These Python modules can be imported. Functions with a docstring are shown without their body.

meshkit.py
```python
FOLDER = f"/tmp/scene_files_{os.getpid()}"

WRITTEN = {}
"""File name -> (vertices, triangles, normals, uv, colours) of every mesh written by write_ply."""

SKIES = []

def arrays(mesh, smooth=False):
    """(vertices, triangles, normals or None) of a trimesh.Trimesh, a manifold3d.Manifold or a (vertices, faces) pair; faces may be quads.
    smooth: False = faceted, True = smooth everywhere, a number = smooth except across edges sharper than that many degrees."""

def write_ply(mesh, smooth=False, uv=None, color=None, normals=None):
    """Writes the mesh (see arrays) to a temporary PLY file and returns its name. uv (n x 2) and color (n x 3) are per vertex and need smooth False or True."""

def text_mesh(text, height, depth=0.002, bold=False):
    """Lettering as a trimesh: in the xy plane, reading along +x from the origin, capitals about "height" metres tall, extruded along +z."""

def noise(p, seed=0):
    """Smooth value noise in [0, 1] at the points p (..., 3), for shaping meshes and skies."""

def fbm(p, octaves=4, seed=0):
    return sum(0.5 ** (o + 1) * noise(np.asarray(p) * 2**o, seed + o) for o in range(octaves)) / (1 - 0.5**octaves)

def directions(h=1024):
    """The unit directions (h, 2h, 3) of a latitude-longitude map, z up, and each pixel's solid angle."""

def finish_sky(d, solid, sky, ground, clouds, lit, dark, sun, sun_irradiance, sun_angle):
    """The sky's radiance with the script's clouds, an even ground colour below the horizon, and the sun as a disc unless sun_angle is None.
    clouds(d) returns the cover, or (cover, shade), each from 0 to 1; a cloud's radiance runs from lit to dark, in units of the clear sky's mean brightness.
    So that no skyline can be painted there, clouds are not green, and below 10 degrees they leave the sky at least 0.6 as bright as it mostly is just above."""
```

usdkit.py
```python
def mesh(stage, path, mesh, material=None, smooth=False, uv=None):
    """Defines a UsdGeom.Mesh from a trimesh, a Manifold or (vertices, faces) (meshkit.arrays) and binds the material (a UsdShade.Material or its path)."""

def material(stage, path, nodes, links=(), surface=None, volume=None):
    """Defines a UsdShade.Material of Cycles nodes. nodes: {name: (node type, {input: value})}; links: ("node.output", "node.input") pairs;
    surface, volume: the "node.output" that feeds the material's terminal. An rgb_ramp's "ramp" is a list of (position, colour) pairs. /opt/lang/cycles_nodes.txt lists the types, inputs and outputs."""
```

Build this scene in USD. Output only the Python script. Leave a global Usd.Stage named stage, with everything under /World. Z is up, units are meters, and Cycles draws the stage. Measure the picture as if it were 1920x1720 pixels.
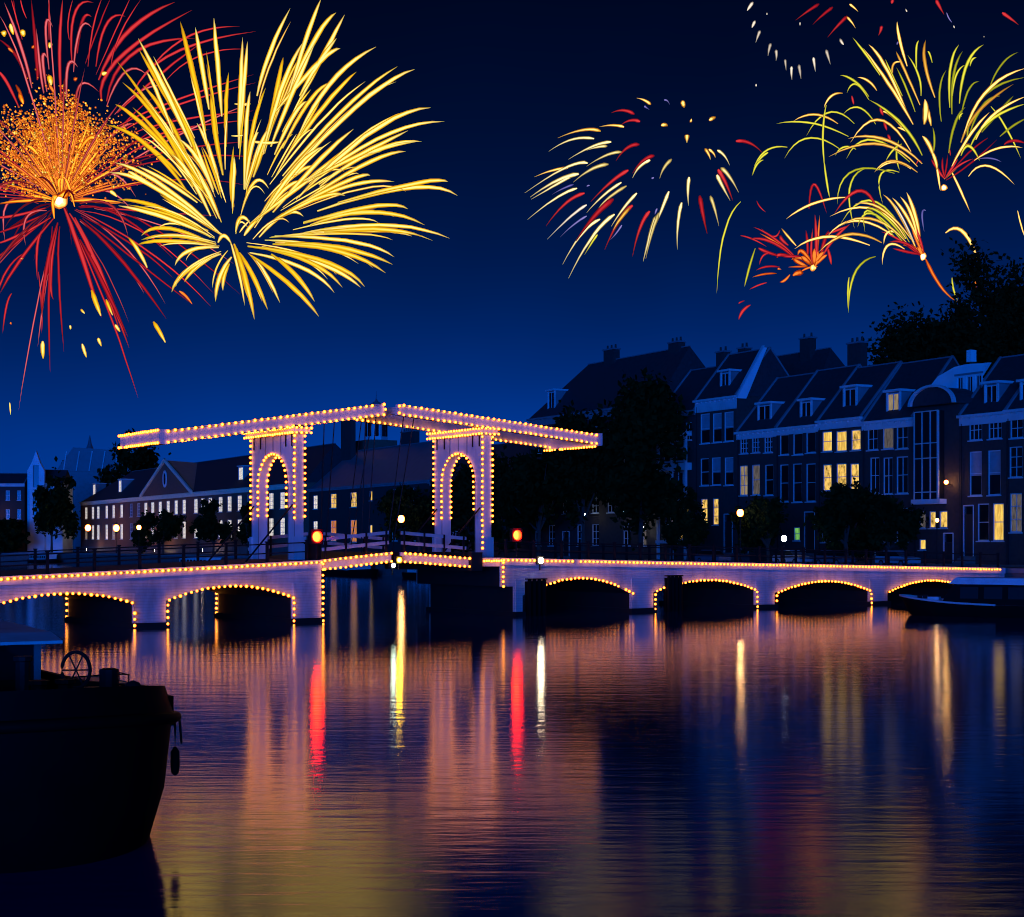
import math, random
import numpy as np, trimesh, usdkit, meshkit
from shapely.geometry import Polygon, box as sbox
from pxr import Usd, UsdGeom, UsdLux, UsdShade, Gf, Sdf, Vt

random.seed(7); RNG = np.random.default_rng(7)
stage = Usd.Stage.CreateInMemory()
UsdGeom.SetStageUpAxis(stage, 'Z'); UsdGeom.SetStageMetersPerUnit(stage, 1.0)
UsdGeom.Xform.Define(stage, '/World'); UsdGeom.Scope.Define(stage, '/World/Looks')

# ------------------------------------------------------------------ camera, sky, exposure
cam = UsdGeom.Camera.Define(stage, '/World/camera')
cam.CreateHorizontalApertureAttr(36.0)
cam.CreateFocalLengthAttr(56.25)
cam.CreateVerticalApertureOffsetAttr(3.04)
cam.CreateClippingRangeAttr(Gf.Vec2f(0.5, 20000))
cam.CreateExposureAttr(0.0)
cam.AddTranslateOp().Set(Gf.Vec3d(0, 0, 4.5)); cam.AddRotateXOp().Set(90.0)

SUN_EL, SUN_ROT, SKY_BLUE = math.radians(19.0), math.radians(190), (0.004, 0.5, 3.75)
usdkit.material(stage, '/World/Looks/night_sky', {
    'sky': ('sky_texture', {'sky_type': 'single_scattering', 'sun_disc': False, 'sun_elevation': SUN_EL, 'sun_rotation': SUN_ROT,
                            'altitude': 20.0, 'air_density': 1.0, 'aerosol_density': 0.42, 'ozone_density': 1.0}),
    'grey': ('rgb_to_bw', {}),
    'dim': ('math', {'math_type': 'multiply', 'value2': 0.11}),
    'deep': ('math', {'math_type': 'power', 'value2': 3.3}),
    'tint': ('mix', {'mix_type': 'multiply', 'fac': 1.0, 'color2': SKY_BLUE}),
    'dir': ('texture_coordinate', {}), 'hz': ('noise_texture', {'scale': 4.0, 'detail': 4.0, 'roughness': .55}),
    'thin': ('map_range', {'from_min': .3, 'from_max': .7, 'to_min': .88, 'to_max': 1.12}), 'veil': ('mix', {'mix_type': 'multiply', 'fac': 1.0}),      # thin high haze
    'bg': ('background_shader', {'strength': 0.1})},
    [('sky.color', 'grey.color'), ('grey.val', 'dim.value1'), ('dim.value', 'deep.value1'), ('deep.value', 'tint.color1'), ('dir.generated', 'hz.vector'), ('hz.fac', 'thin.value'), ('tint.color', 'veil.color1'), ('thin.result', 'veil.color2'), ('veil.color', 'bg.color')], surface='bg.background')
dome = UsdLux.DomeLight.Define(stage, '/World/sky')
UsdShade.MaterialBindingAPI.Apply(dome.GetPrim()).Bind(UsdShade.Material.Get(stage, '/World/Looks/night_sky'))
dome.GetPrim().SetCustomDataByKey('kind', 'structure')

# ------------------------------------------------------------------ helpers
COUNT = {}
def numbered(parent, name):
    k = (parent, name); n = COUNT.get(k, 0); COUNT[k] = n + 1
    return f'{parent}/{name}' if n == 0 else f'{parent}/{name}_{n:03d}'

def tag(prim, label=None, cat=None, group=None, kind=None):
    for k, v in (('label', label), ('category', cat), ('group', group), ('kind', kind)):
        if v: prim.SetCustomDataByKey(k, v)
    return prim

def thing(name, label, cat, loc=(0, 0, 0), rot=0.0, group=None, kind=None):
    x = UsdGeom.Xform.Define(stage, numbered('/World', name))
    x.AddTranslateOp().Set(Gf.Vec3d(*map(float, loc)))
    if rot: x.AddRotateZOp().Set(float(rot))
    return tag(x.GetPrim(), label, cat, group, kind)

def obj(name, mesh, m, parent=None, smooth=False, label=None, kind=None):
    if isinstance(mesh, MB): mesh = mesh.mesh()
    p = usdkit.mesh(stage, numbered(str(parent.GetPath()) if parent else '/World', name), mesh, m, smooth=smooth).GetPrim()
    return tag(p, label, kind=kind)

class MB:
    def __init__(s): s.v, s.f, s.n = [], [], 0
    def add(s, v, f):
        v, f = np.asarray(v, float), np.asarray(f, int)
        s.v.append(v); s.f.append(f + s.n); s.n += len(v); return s
    def tm(s, t): return s.add(t.vertices, t.faces)
    def hexa(s, c):                       # 8 corners, bottom ring then top ring, counter-clockwise from above
        return s.add(c, [[0,2,1],[0,3,2],[4,5,6],[4,6,7],[0,1,5],[0,5,4],[1,2,6],[1,6,5],[2,3,7],[2,7,6],[3,0,4],[3,4,7]])
    def box(s, x0, x1, y0, y1, z0, z1):
        return s.hexa([(x0,y0,z0),(x1,y0,z0),(x1,y1,z0),(x0,y1,z0),(x0,y0,z1),(x1,y0,z1),(x1,y1,z1),(x0,y1,z1)])
    def prism(s, poly, a, b, plane='xz'):
        t = trimesh.creation.extrude_polygon(poly if hasattr(poly, 'exterior') else Polygon(poly), b - a, engine='earcut')
        v = t.vertices.copy()
        if plane == 'xz': v = np.stack([v[:,0], b - v[:,2], v[:,1]], 1)
        elif plane == 'yz': v = np.stack([a + v[:,2], v[:,0], v[:,1]], 1)
        else: v = v + [0, 0, a]
        return s.add(v, t.faces)
    def beam(s, p, q, w, h):              # rectangular bar from p to q, w wide (level), h high
        p, q = np.array(p, float), np.array(q, float); d = (q - p) / np.linalg.norm(q - p)
        side = np.cross(d, [0, 0, 1]); L = np.linalg.norm(side)
        side = side / L if L > 1e-6 else np.array([1., 0, 0])
        upv = np.cross(side, d); a, b = side * w / 2, upv * h / 2
        return s.hexa([p-a-b, p+a-b, q+a-b, q-a-b, p-a+b, p+a+b, q+a+b, q-a+b][:8])
    def tube(s, pts, r, n=6):
        P = np.asarray(pts, float); r = np.broadcast_to(np.asarray(r, float), (len(P),))
        t = np.gradient(P, axis=0); t /= np.maximum(np.linalg.norm(t, axis=1, keepdims=True), 1e-9)
        ref = np.array([0, 0, 1.]) if abs(t[:, 2]).mean() < .9 else np.array([1., 0, 0])
        u = np.cross(t, ref); u /= np.maximum(np.linalg.norm(u, axis=1, keepdims=True), 1e-9); w = np.cross(t, u)
        a = np.arange(n) * 2 * np.pi / n
        ring = P[:, None] + r[:, None, None] * (np.cos(a)[None, :, None] * u[:, None] + np.sin(a)[None, :, None] * w[:, None])
        v = ring.reshape(-1, 3); f = []
        for i in range(len(P) - 1):
            for k in range(n):
                A, B, C, D = i*n+k, i*n+(k+1)%n, (i+1)*n+(k+1)%n, (i+1)*n+k
                f += [[A, C, B], [A, D, C]]
        m = len(v); v = np.vstack([v, P[:1], P[-1:]])
        for k in range(n): f += [[m, k, (k+1)%n], [m+1, (len(P)-1)*n+(k+1)%n, (len(P)-1)*n+k]]
        return s.add(v, f)
    def lathe(s, prof, c=(0, 0, 0), n=12):
        prof = np.asarray(prof, float); a = np.arange(n) * 2 * np.pi / n
        v = np.stack([np.outer(prof[:,0], np.cos(a)), np.outer(prof[:,0], np.sin(a)), np.repeat(prof[:,1:2], n, 1)], -1).reshape(-1, 3) + np.array(c)
        f = []
        for i in range(len(prof) - 1):
            for k in range(n):
                A, B, C, D = i*n+k, i*n+(k+1)%n, (i+1)*n+(k+1)%n, (i+1)*n+k
                f += [[A, B, C], [A, C, D]]
        m = len(v); v = np.vstack([v, [np.array(c) + [0,0,prof[0,1]], np.array(c) + [0,0,prof[-1,1]]]])
        for k in range(n): f += [[m, (k+1)%n, k], [m+1, (len(prof)-1)*n+k, (len(prof)-1)*n+(k+1)%n]]
        return s.add(v, f)
    def ball(s, c, r, sub=1):
        t = trimesh.creation.icosphere(sub, 1.0)
        return s.add(t.vertices * np.broadcast_to(r, 3) + np.array(c), t.faces)
    def mesh(s): return np.vstack(s.v), np.vstack(s.f)

L = lambda n: '/World/Looks/' + n
def paint(name, col, rough=.6, var=.25, scale=1.5, bump=0.0, bscale=20., bdist=.02, spec=.4, metallic=0., stretch=(1, 1, 1)):
    c = np.array(col)
    nodes = {'g': ('geometry', {}), 'm': ('mapping', {'scale': stretch}), 'n': ('noise_texture', {'scale': scale, 'detail': 5.0, 'roughness': .6}),
             'r': ('rgb_ramp', {'ramp': [(.25, tuple(c * (1 - var))), (.5, tuple(c)), (.8, tuple(np.minimum(c * (1 + var * .6), 1)))]}),
             'p': ('principled_bsdf', {'roughness': rough, 'specular_ior_level': spec, 'metallic': metallic})}
    links = [('g.position', 'm.vector'), ('m.vector', 'n.vector'), ('n.fac', 'r.fac'), ('r.color', 'p.base_color')]
    if bump:
        nodes |= {'n2': ('noise_texture', {'scale': bscale, 'detail': 3.0}), 'b': ('bump', {'strength': bump, 'distance': bdist})}
        links += [('m.vector', 'n2.vector'), ('n2.fac', 'b.height'), ('b.normal', 'p.normal')]
    return usdkit.material(stage, L(name), nodes, links, surface='p.BSDF')

def glow(name, col, strength=1.0):
    return usdkit.material(stage, L(name), {'e': ('emission', {'color': tuple(col), 'strength': strength})}, surface='e.emission')

def boards(name, col, period, axis='z', rough=.55, groove=.5):
    # painted planks: fine relief of joints every `period` metres plus grime
    c = np.array(col)
    nodes = {'g': ('geometry', {}), 's': ('separate_xyz', {}), 'd': ('math', {'math_type': 'divide', 'value2': period}), 'fr': ('math', {'math_type': 'fraction'}),
             'pp': ('math', {'math_type': 'pingpong', 'value2': .5}), 'mr': ('map_range', {'from_min': 0., 'from_max': .07, 'to_min': 0., 'to_max': 1., 'clamp': True}),
             'n': ('noise_texture', {'scale': .8, 'detail': 6.0, 'roughness': .65}), 'mp': ('mapping', {'scale': (1, 1, .25)}),
             'r': ('rgb_ramp', {'ramp': [(.28, tuple(c * .55)), (.55, tuple(c)), (.8, tuple(np.minimum(c * 1.1, 1)))]}),
             'dk': ('mix', {'mix_type': 'multiply', 'fac': groove}), 'b': ('bump', {'strength': .8, 'distance': .015}),
             'p': ('principled_bsdf', {'roughness': rough})}
    links = [('g.position', 's.vector'), (f's.{axis}', 'd.value1'), ('d.value', 'fr.value1'), ('fr.value', 'pp.value1'), ('pp.value', 'mr.value'), ('mr.result', 'b.height'),
             ('g.position', 'mp.vector'), ('mp.vector', 'n.vector'), ('n.fac', 'r.fac'), ('r.color', 'dk.color1'), ('mr.result', 'dk.color2'), ('dk.color', 'p.base_color'), ('b.normal', 'p.normal')]
    return usdkit.material(stage, L(name), nodes, links, surface='p.BSDF')

def lit_pane(name, col, dark, strength, scale=(2.2, 2.2, .35)):
    # a lit room behind curtains and plants
    return usdkit.material(stage, L(name), {'g': ('geometry', {}), 'm': ('mapping', {'scale': scale}), 'n': ('noise_texture', {'scale': 1.6, 'detail': 4.0, 'roughness': .65}),
        'r': ('rgb_ramp', {'ramp': [(.33, tuple(np.array(dark))), (.47, tuple(np.array(col) * .62)), (.63, tuple(np.array(col)))]}),
        'e': ('emission', {'strength': strength})}, [('g.position', 'm.vector'), ('m.vector', 'n.vector'), ('n.fac', 'r.fac'), ('r.color', 'e.color')], surface='e.emission')

M = dict(
    white=boards('white_painted_planks', (.6, .6, .6), .16), white_plain=paint('white_paint', (.58, .58, .58), .5, .3, 1.1, stretch=(1, 1, .35)),
    trim=paint('cornice_paint', (.55, .55, .54), .55, .2, .7), frame=paint('window_paint', (.58, .58, .58), .5, .15, 2),
    trim_dull=paint('dull_trim_paint', (.2, .2, .2), .6, .2, .7),
    iron=paint('black_iron', (.012, .012, .013), .55, .3, 3, spec=.15), darkwood=paint('tarred_timber', (.014, .012, .011), .7, .4, 2, bump=.4, bscale=8), railwood=paint('rail_paint', (.5, .5, .5), .5, .2, 2),
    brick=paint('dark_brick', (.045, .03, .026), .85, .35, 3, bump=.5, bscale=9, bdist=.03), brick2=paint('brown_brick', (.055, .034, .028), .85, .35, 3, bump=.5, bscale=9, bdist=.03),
    brick3=paint('red_brick', (.2, .085, .055), .85, .3, 2.5, bump=.5, bscale=9, bdist=.03), stone=paint('quay_stone', (.12, .11, .1), .85, .35, 1.5, bump=.5, bscale=5),
    tile=paint('roof_tiles', (.032, .03, .031), .75, .4, 2.5, bump=.6, bscale=6, bdist=.05), lead=paint('lead_sheet', (.16, .17, .18), .5, .25, 1), slate=paint('pale_slate', (.12, .125, .13), .5, .25, 1),
    plaster=paint('white_plaster', (.7, .7, .7), .7, .12, .6), ground=paint('cobbles', (.05, .048, .045), .9, .35, 2, bump=.5, bscale=6), asphalt=paint('asphalt', (.045, .045, .045), .9, .25, 3),
    glass=usdkit.material(stage, L('dark_window_glass'), {'p': ('principled_bsdf', {'base_color': (.008, .009, .01), 'roughness': .06, 'specular_ior_level': .6})}, surface='p.BSDF'),
    blind=paint('white_blind', (.3, .3, .31), .7, .2, 1.5), bark=paint('bark', (.05, .04, .03), .9, .4, 6, bump=.6, bscale=12),
    hull=paint('black_hull', (.005, .005, .005), .6, .3, 1.2, spec=.06, bump=.15, bscale=3), deck=paint('grey_deck', (.06, .06, .065), .7, .3, 2), rope=paint('rope', (.05, .045, .035), .9, .3, 8), rubber=paint('rubber', (.015, .015, .015), .8, .3, 3),
    boatwhite=paint('boat_white', (.6, .6, .6), .35, .15, 1.5), canvas=paint('pale_canvas', (.72, .73, .74), .7, .25, 1.2),
    white_lamp=glow('white_lamp_glow', (1.0, .8, .5), 60.0),
    green_white=glow('pale_lamp_glow', (.75, 1.0, .75), 40.0), cool=glow('cool_lamp_glow', (.8, .95, 1.0), 25.0), flood=glow('flood_lamp_glow', (1.0, .68, .4), 60.0),
    lit=lit_pane('lit_room', (1.0, .62, .12), (.55, .28, .04), 1.2), lit_b=lit_pane('lit_room_with_plants', (1.0, .6, .13), (.05, .025, .006), 1.15, (1.5, 1.5, .8)), pale=lit_pane('pale_lit_curtain', (.8, .6, .36), (.12, .1, .08), .45, (5, 5, .4)),
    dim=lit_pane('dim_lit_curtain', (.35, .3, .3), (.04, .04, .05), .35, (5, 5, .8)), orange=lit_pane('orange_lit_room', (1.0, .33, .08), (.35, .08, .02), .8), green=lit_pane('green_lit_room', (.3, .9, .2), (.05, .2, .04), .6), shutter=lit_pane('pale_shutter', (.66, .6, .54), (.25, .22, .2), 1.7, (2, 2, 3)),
    dimlamp=glow('cabin_lamp_glow', (1.0, .95, .6), 2.0), cream=paint('cream_cornice', (.75, .66, .48), .6, .15, .8), car=paint('car_paint', (.12, .14, .17), .25, .1, 1), car2=paint('pale_car_paint', (.4, .42, .45), .25, .1, 1),
)
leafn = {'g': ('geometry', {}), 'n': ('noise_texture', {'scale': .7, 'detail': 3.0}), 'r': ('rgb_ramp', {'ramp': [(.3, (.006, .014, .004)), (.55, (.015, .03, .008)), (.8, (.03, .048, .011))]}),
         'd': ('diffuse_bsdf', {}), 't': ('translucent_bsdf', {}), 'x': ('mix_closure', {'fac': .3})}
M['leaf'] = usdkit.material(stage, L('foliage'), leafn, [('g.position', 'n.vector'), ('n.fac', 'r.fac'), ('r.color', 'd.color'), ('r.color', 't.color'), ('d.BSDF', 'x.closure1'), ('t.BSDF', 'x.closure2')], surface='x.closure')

def flame(name, core, mid, rim, heat=True):
    # a glowing ball or tube of gas: brightest where one looks through most of it
    n = {'w': ('layer_weight', {'blend': .5}), 'r': ('rgb_ramp', {'ramp': [(0.0, core), (.10, core), (.22, mid), (.36, tuple(np.array(mid) * .4 + np.array(rim) * .6)), (.52, rim), (.8, tuple(np.array(rim) * (.8 if heat else .25))), (1.0, tuple(np.array(rim) * (.5 if heat else .06)))]}), 'e': ('emission', {'strength': 1.0})}
    l = [('w.facing', 'r.fac')]
    if heat:
        n |= {'h': ('attribute', {'attribute': 'displayColor'}), 'x': ('mix', {'mix_type': 'multiply', 'fac': 1.0})}
        l += [('r.color', 'x.color1'), ('h.color', 'x.color2'), ('x.color', 'e.color')]
    else: l += [('r.color', 'e.color')]
    return usdkit.material(stage, L(name), n, l, surface='e.emission')
M['street'] = flame('street_lamp_glow', (48, 30, 13), (44, 19, 3), (9, 1.1, .04), heat=False)
M['red'] = flame('red_lamp_glow', (110, 1.6, .15), (95, .45, .06), (32, .08, .02), heat=False)
M['yellow_lamp'] = flame('yellow_lamp_glow', (130, 80, 1.2), (120, 60, .35), (20, 4, .03), heat=False)
M['bulb'] = flame('festoon_bulb_glow', (6.2, 2.6, .38), (5.6, 1.5, .05), (3.6, .36, .008), heat=False)

# ------------------------------------------------------------------ water, ground, quay
def waves(name):
    # dark turbid water under a rippled, wind-ruffled surface
    return usdkit.material(stage, L(name), {'g': ('geometry', {}), 'm1': ('mapping', {'scale': (.3, 1.6, 1)}), 'm2': ('mapping', {'scale': (1.2, 5.0, 1), 'rotation': (0, 0, .12)}),
        'n1': ('noise_texture', {'scale': 1.0, 'detail': 3.0, 'roughness': .55}), 'n2': ('noise_texture', {'scale': 1.0, 'detail': 2.0, 'roughness': .5}),
        'a': ('math', {'math_type': 'multiply_add', 'value2': .35}), 'b': ('bump', {'strength': 1.0, 'distance': WAVE}),
        'd': ('diffuse_bsdf', {'color': WATER}), 's': ('glossy_bsdf', {'color': (1, 1, 1), 'distribution': 'beckmann', 'roughness': WROUGH}), 'fr': ('fresnel', {'IOR': 1.33}), 'x': ('mix_closure', {})},
        [('g.position', 'm1.vector'), ('g.position', 'm2.vector'), ('m1.vector', 'n1.vector'), ('m2.vector', 'n2.vector'), ('n2.fac', 'a.value1'), ('n1.fac', 'a.value3'), ('a.value', 'b.height'),
         ('b.normal', 's.normal'), ('b.normal', 'd.normal'), ('fr.fac', 'x.fac'), ('d.BSDF', 'x.closure1'), ('s.BSDF', 'x.closure2')], surface='x.closure')
WAVE, WROUGH, WATER = .010, .125, (.002, .025, .13)
M['water'] = waves('canal_water')
water = obj('water', (np.array([[-700, -120, 0], [500, -120, 0], [500, 1400, 0], [-700, 1400, 0]], float), [[0, 1, 2], [0, 2, 3]]), M['water'], kind='structure')

DV, NV, BO = np.array([.8171, .5765]), np.array([-.5765, .8171]), np.array([0., 101.])      # the bridge's own axes and origin
TV, PV, QO = np.array([.4947, -.8691]), np.array([.8691, .4947]), np.array([0., 235.])     # along the east row of houses, into the row
BROT, QROT = math.degrees(math.atan2(.5765, .8171)), math.degrees(math.atan2(-.8691, .4947))
def Q(u, v): return QO + TV * u + PV * v
BASE = 2.5
edge = [Q(330, -17), Q(-215, -17), np.array([-235., 398.]), np.array([-700., 350.])]
back = [np.array([-2200., 3500.]), np.array([2800., 3500.]), np.array([2600., -200.])]
ring = np.array([(*p, BASE) for p in edge + back][::-1])
gm = trimesh.creation.extrude_polygon(Polygon(ring[:, :2]), 2.4, engine='earcut')
gm.apply_translation([0, 0, BASE - 2.4])
obj('quay_ground', (gm.vertices, gm.faces), M['ground'], kind='structure')
rd = MB(); a, b, c, d = Q(300, -5), Q(300, -12), Q(-214, -12), Q(-214, -5)
rd.add([(*p, BASE + .006) for p in (a, d, c, b)], [[0, 1, 2], [0, 2, 3]])
obj('quay_road', rd, M['asphalt'], kind='structure')
pav = MB(); a, b, c, d = Q(300, -4.9), Q(300, -.05), Q(-214, -.05), Q(-214, -4.9)
pav.hexa([(*p, BASE + .004) for p in (a, b, c, d)] + [(*p, BASE + .13) for p in (a, b, c, d)])
obj('pavement', pav, M['stone'], kind='structure')
qw = thing('quay_wall', 'long dark stone quay wall along the far bank under the houses', 'wall')
for i in range(len(edge) - 1):
    p, q = edge[i], edge[i + 1]; d = (q - p) / np.linalg.norm(q - p); nrm = np.array([-d[1], d[0]])
    nrm = nrm if i else -PV
    if nrm @ (np.array([0., 0.]) - p) < 0: nrm = -nrm
    A, B_ = p + nrm * .35, q + nrm * .35
    w = MB(); w.hexa([(*A, -2), (*B_, -2), (*q, -2), (*p, -2), (*A, BASE - .25), (*B_, BASE - .25), (*q, BASE - .25), (*p, BASE - .25)]); obj('wall_face', w, M['stone'], qw)
    A, B_ = p + nrm * .5, q + nrm * .5; p2, q2 = p - nrm * .3, q - nrm * .3
    w = MB(); w.hexa([(*A, BASE - .246), (*B_, BASE - .246), (*q2, BASE - .246), (*p2, BASE - .246), (*A, BASE + .12), (*B_, BASE + .12), (*q2, BASE + .12), (*p2, BASE + .12)]); obj('coping', w, M['trim_dull'], qw)

# ------------------------------------------------------------------ the drawbridge (local x along it, y across to the far side, z up from the water)
BLOC = (BO[0], BO[1], 0)
bridge = thing('drawbridge', 'white wooden double drawbridge with two portals and balance beams across the river', 'bridge', BLOC, BROT)
W = 10.0
def dk(s): return float(np.interp(s, [-46, -31.9, -13.6, -9, -8.3, -3.2, -.9, 48, 60], [2.2, 2.86, 3.6, 4.03, 4.03, 3.67, 3.66, 2.63, 2.4]))
def arch_z(s, a, b, sh, pk): t = (2 * s - a - b) / (b - a); return sh + (pk - sh) * max(0., 1 - t * t)
ARCHES = [(-32.8, -25.1, 1.35, 1.95), (-23.2, -15.5, 1.45, 2.2), (.8, 9.65, 1.27, 2.35), (11.6, 21.0, 1.3, 2.08), (22.9, 32.7, 1.05, 1.85), (34.7, 44.2, .98, 1.76)]
def hole(a, b, sh, pk):
    return Polygon([(a, -3), (b, -3)] + [(s, arch_z(s, a, b, sh, pk)) for s in np.linspace(b, a, 25)])
def span(s0, s1):
    xs = [x for x in np.linspace(s0, s1, 30)]
    p = Polygon([(s0, -2), (s1, -2)] + [(x, dk(x)) for x in xs[::-1]])
    for A in ARCHES: p = p.difference(hole(*A))
    return p
right = span(-.9, 48.6).difference(sbox(-1, -3, .15, 1.88))
for nm, poly in (('arch_span', span(-46, -13.6)), ('arch_span', right)):
    m = MB()
    for g in getattr(poly, 'geoms', [poly]): m.prism(g, .13, W - .13, 'xz')
    sp = obj(nm, m, M['darkwood'], bridge)
    for ya, yb in ((0, .126), (W - .126, W)):
        m = MB()
        for g in getattr(poly, 'geoms', [poly]): m.prism(g, ya, yb, 'xz')
        obj('face_boards', m, M['white'], sp)
for a, b in ((-25.1, -23.2), (-15.5, -13.6), (9.65, 11.6), (21.0, 22.9), (32.7, 34.7), (.8 - .62, .8)):
    m = MB(); m.box(a + .05, b - .05, -.1, -.004, .28, (1.9 if a < -20 or a > 20 else 2.3)); obj('pier', m, M['white'], bridge)
    m = MB(); m.box(a - .12, b + .12, -.3, W + .3, -2, .27); obj('pier_footing', m, M['darkwood'], bridge)
def strip(s0, s1, y0, y1, zo0, zo1, n=12):      # a board following the deck's rise
    m = MB(); xs = np.linspace(s0, s1, n)
    for a, b in zip(xs[:-1], xs[1:]):
        m.hexa([(a, y0, dk(a)+zo0), (b, y0, dk(b)+zo0), (b, y1, dk(b)+zo0), (a, y1, dk(a)+zo0), (a, y0, dk(a)+zo1), (b, y0, dk(b)+zo1), (b, y1, dk(b)+zo1), (a, y1, dk(a)+zo1)])
    return m
for s0, s1 in ((-46, -13.62), (-.88, 48.6)):
    obj('edge_board', strip(s0, s1, -.1, -.004, -.42, .03), M['white_plain'], bridge)
    obj('edge_board', strip(s0, s1, W + .004, W + .1, -.42, .03), M['white_plain'], bridge)
    obj('roadway', strip(s0, s1, .2, W - .2, .002, .05), M['asphalt'], bridge)
# draw leaves
for s0, s1 in ((-13.58, -8.86), (-8.2, -3.3)):
    lf = obj('bascule_leaf', strip(s0, s1, .12, W - .12, -.5, .0), M['darkwood'], bridge)
    obj('fascia', strip(s0, s1, 0, .11, -.56, .04), M['white_plain'], lf)
    obj('planking', strip(s0, s1, .3, W - .3, .004, .06), M['darkwood'], lf)
    for yy in (.12, W - .12):
        for dz, hh in ((1.22, .2), (.62, .2)):
            m = MB(); xs = np.linspace(s0 + .1, s1 - .1, 10)
            for a, b in zip(xs[:-1], xs[1:]): m.beam((a, yy, dk(a) + dz), (b, yy, dk(b) + dz), .06, hh)
            obj('rail_board', m, M['railwood'], lf)
        for s in np.linspace(s0 + .3, s1 - .3, 4):
            m = MB(); m.box(s - .06, s + .06, yy - .06, yy + .06, dk(s), dk(s) + 1.34); obj('rail_post', m, M['iron'], lf)
m = MB(); m.box(-3.24, -2.42, -.25, W + .25, 2.9, 4.05); obj('hinge_block', m, M['darkwood'], bridge)
m = strip(-2.38, -.94, .0, W, -.5, .03, 3); obj('approach_slab', m, M['white_plain'], bridge)
# plain iron railings of the fixed spans
for s0, s1, step in ((-45, -14.4, 2.55), (-.3, 48.3, 2.2)):
    for yy in (.25, W - .25):
        for dz in (.55, 1.08):
            m = MB(); xs = np.linspace(s0, s1, 14)
            for a, b in zip(xs[:-1], xs[1:]): m.beam((a, yy, dk(a) + dz), (b, yy, dk(b) + dz), .05, .07)
            obj('hand_rail', m, M['iron'], bridge)
        for s in np.arange(s0, s1 + .1, step):
            m = MB(); m.box(s - .07, s + .07, yy - .07, yy + .07, dk(s), dk(s) + 1.18); m.box(s - .1, s + .1, yy - .1, yy + .1, dk(s) + 1.18, dk(s) + 1.24)
            obj('railing_post', m, M['iron'], bridge)
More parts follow.
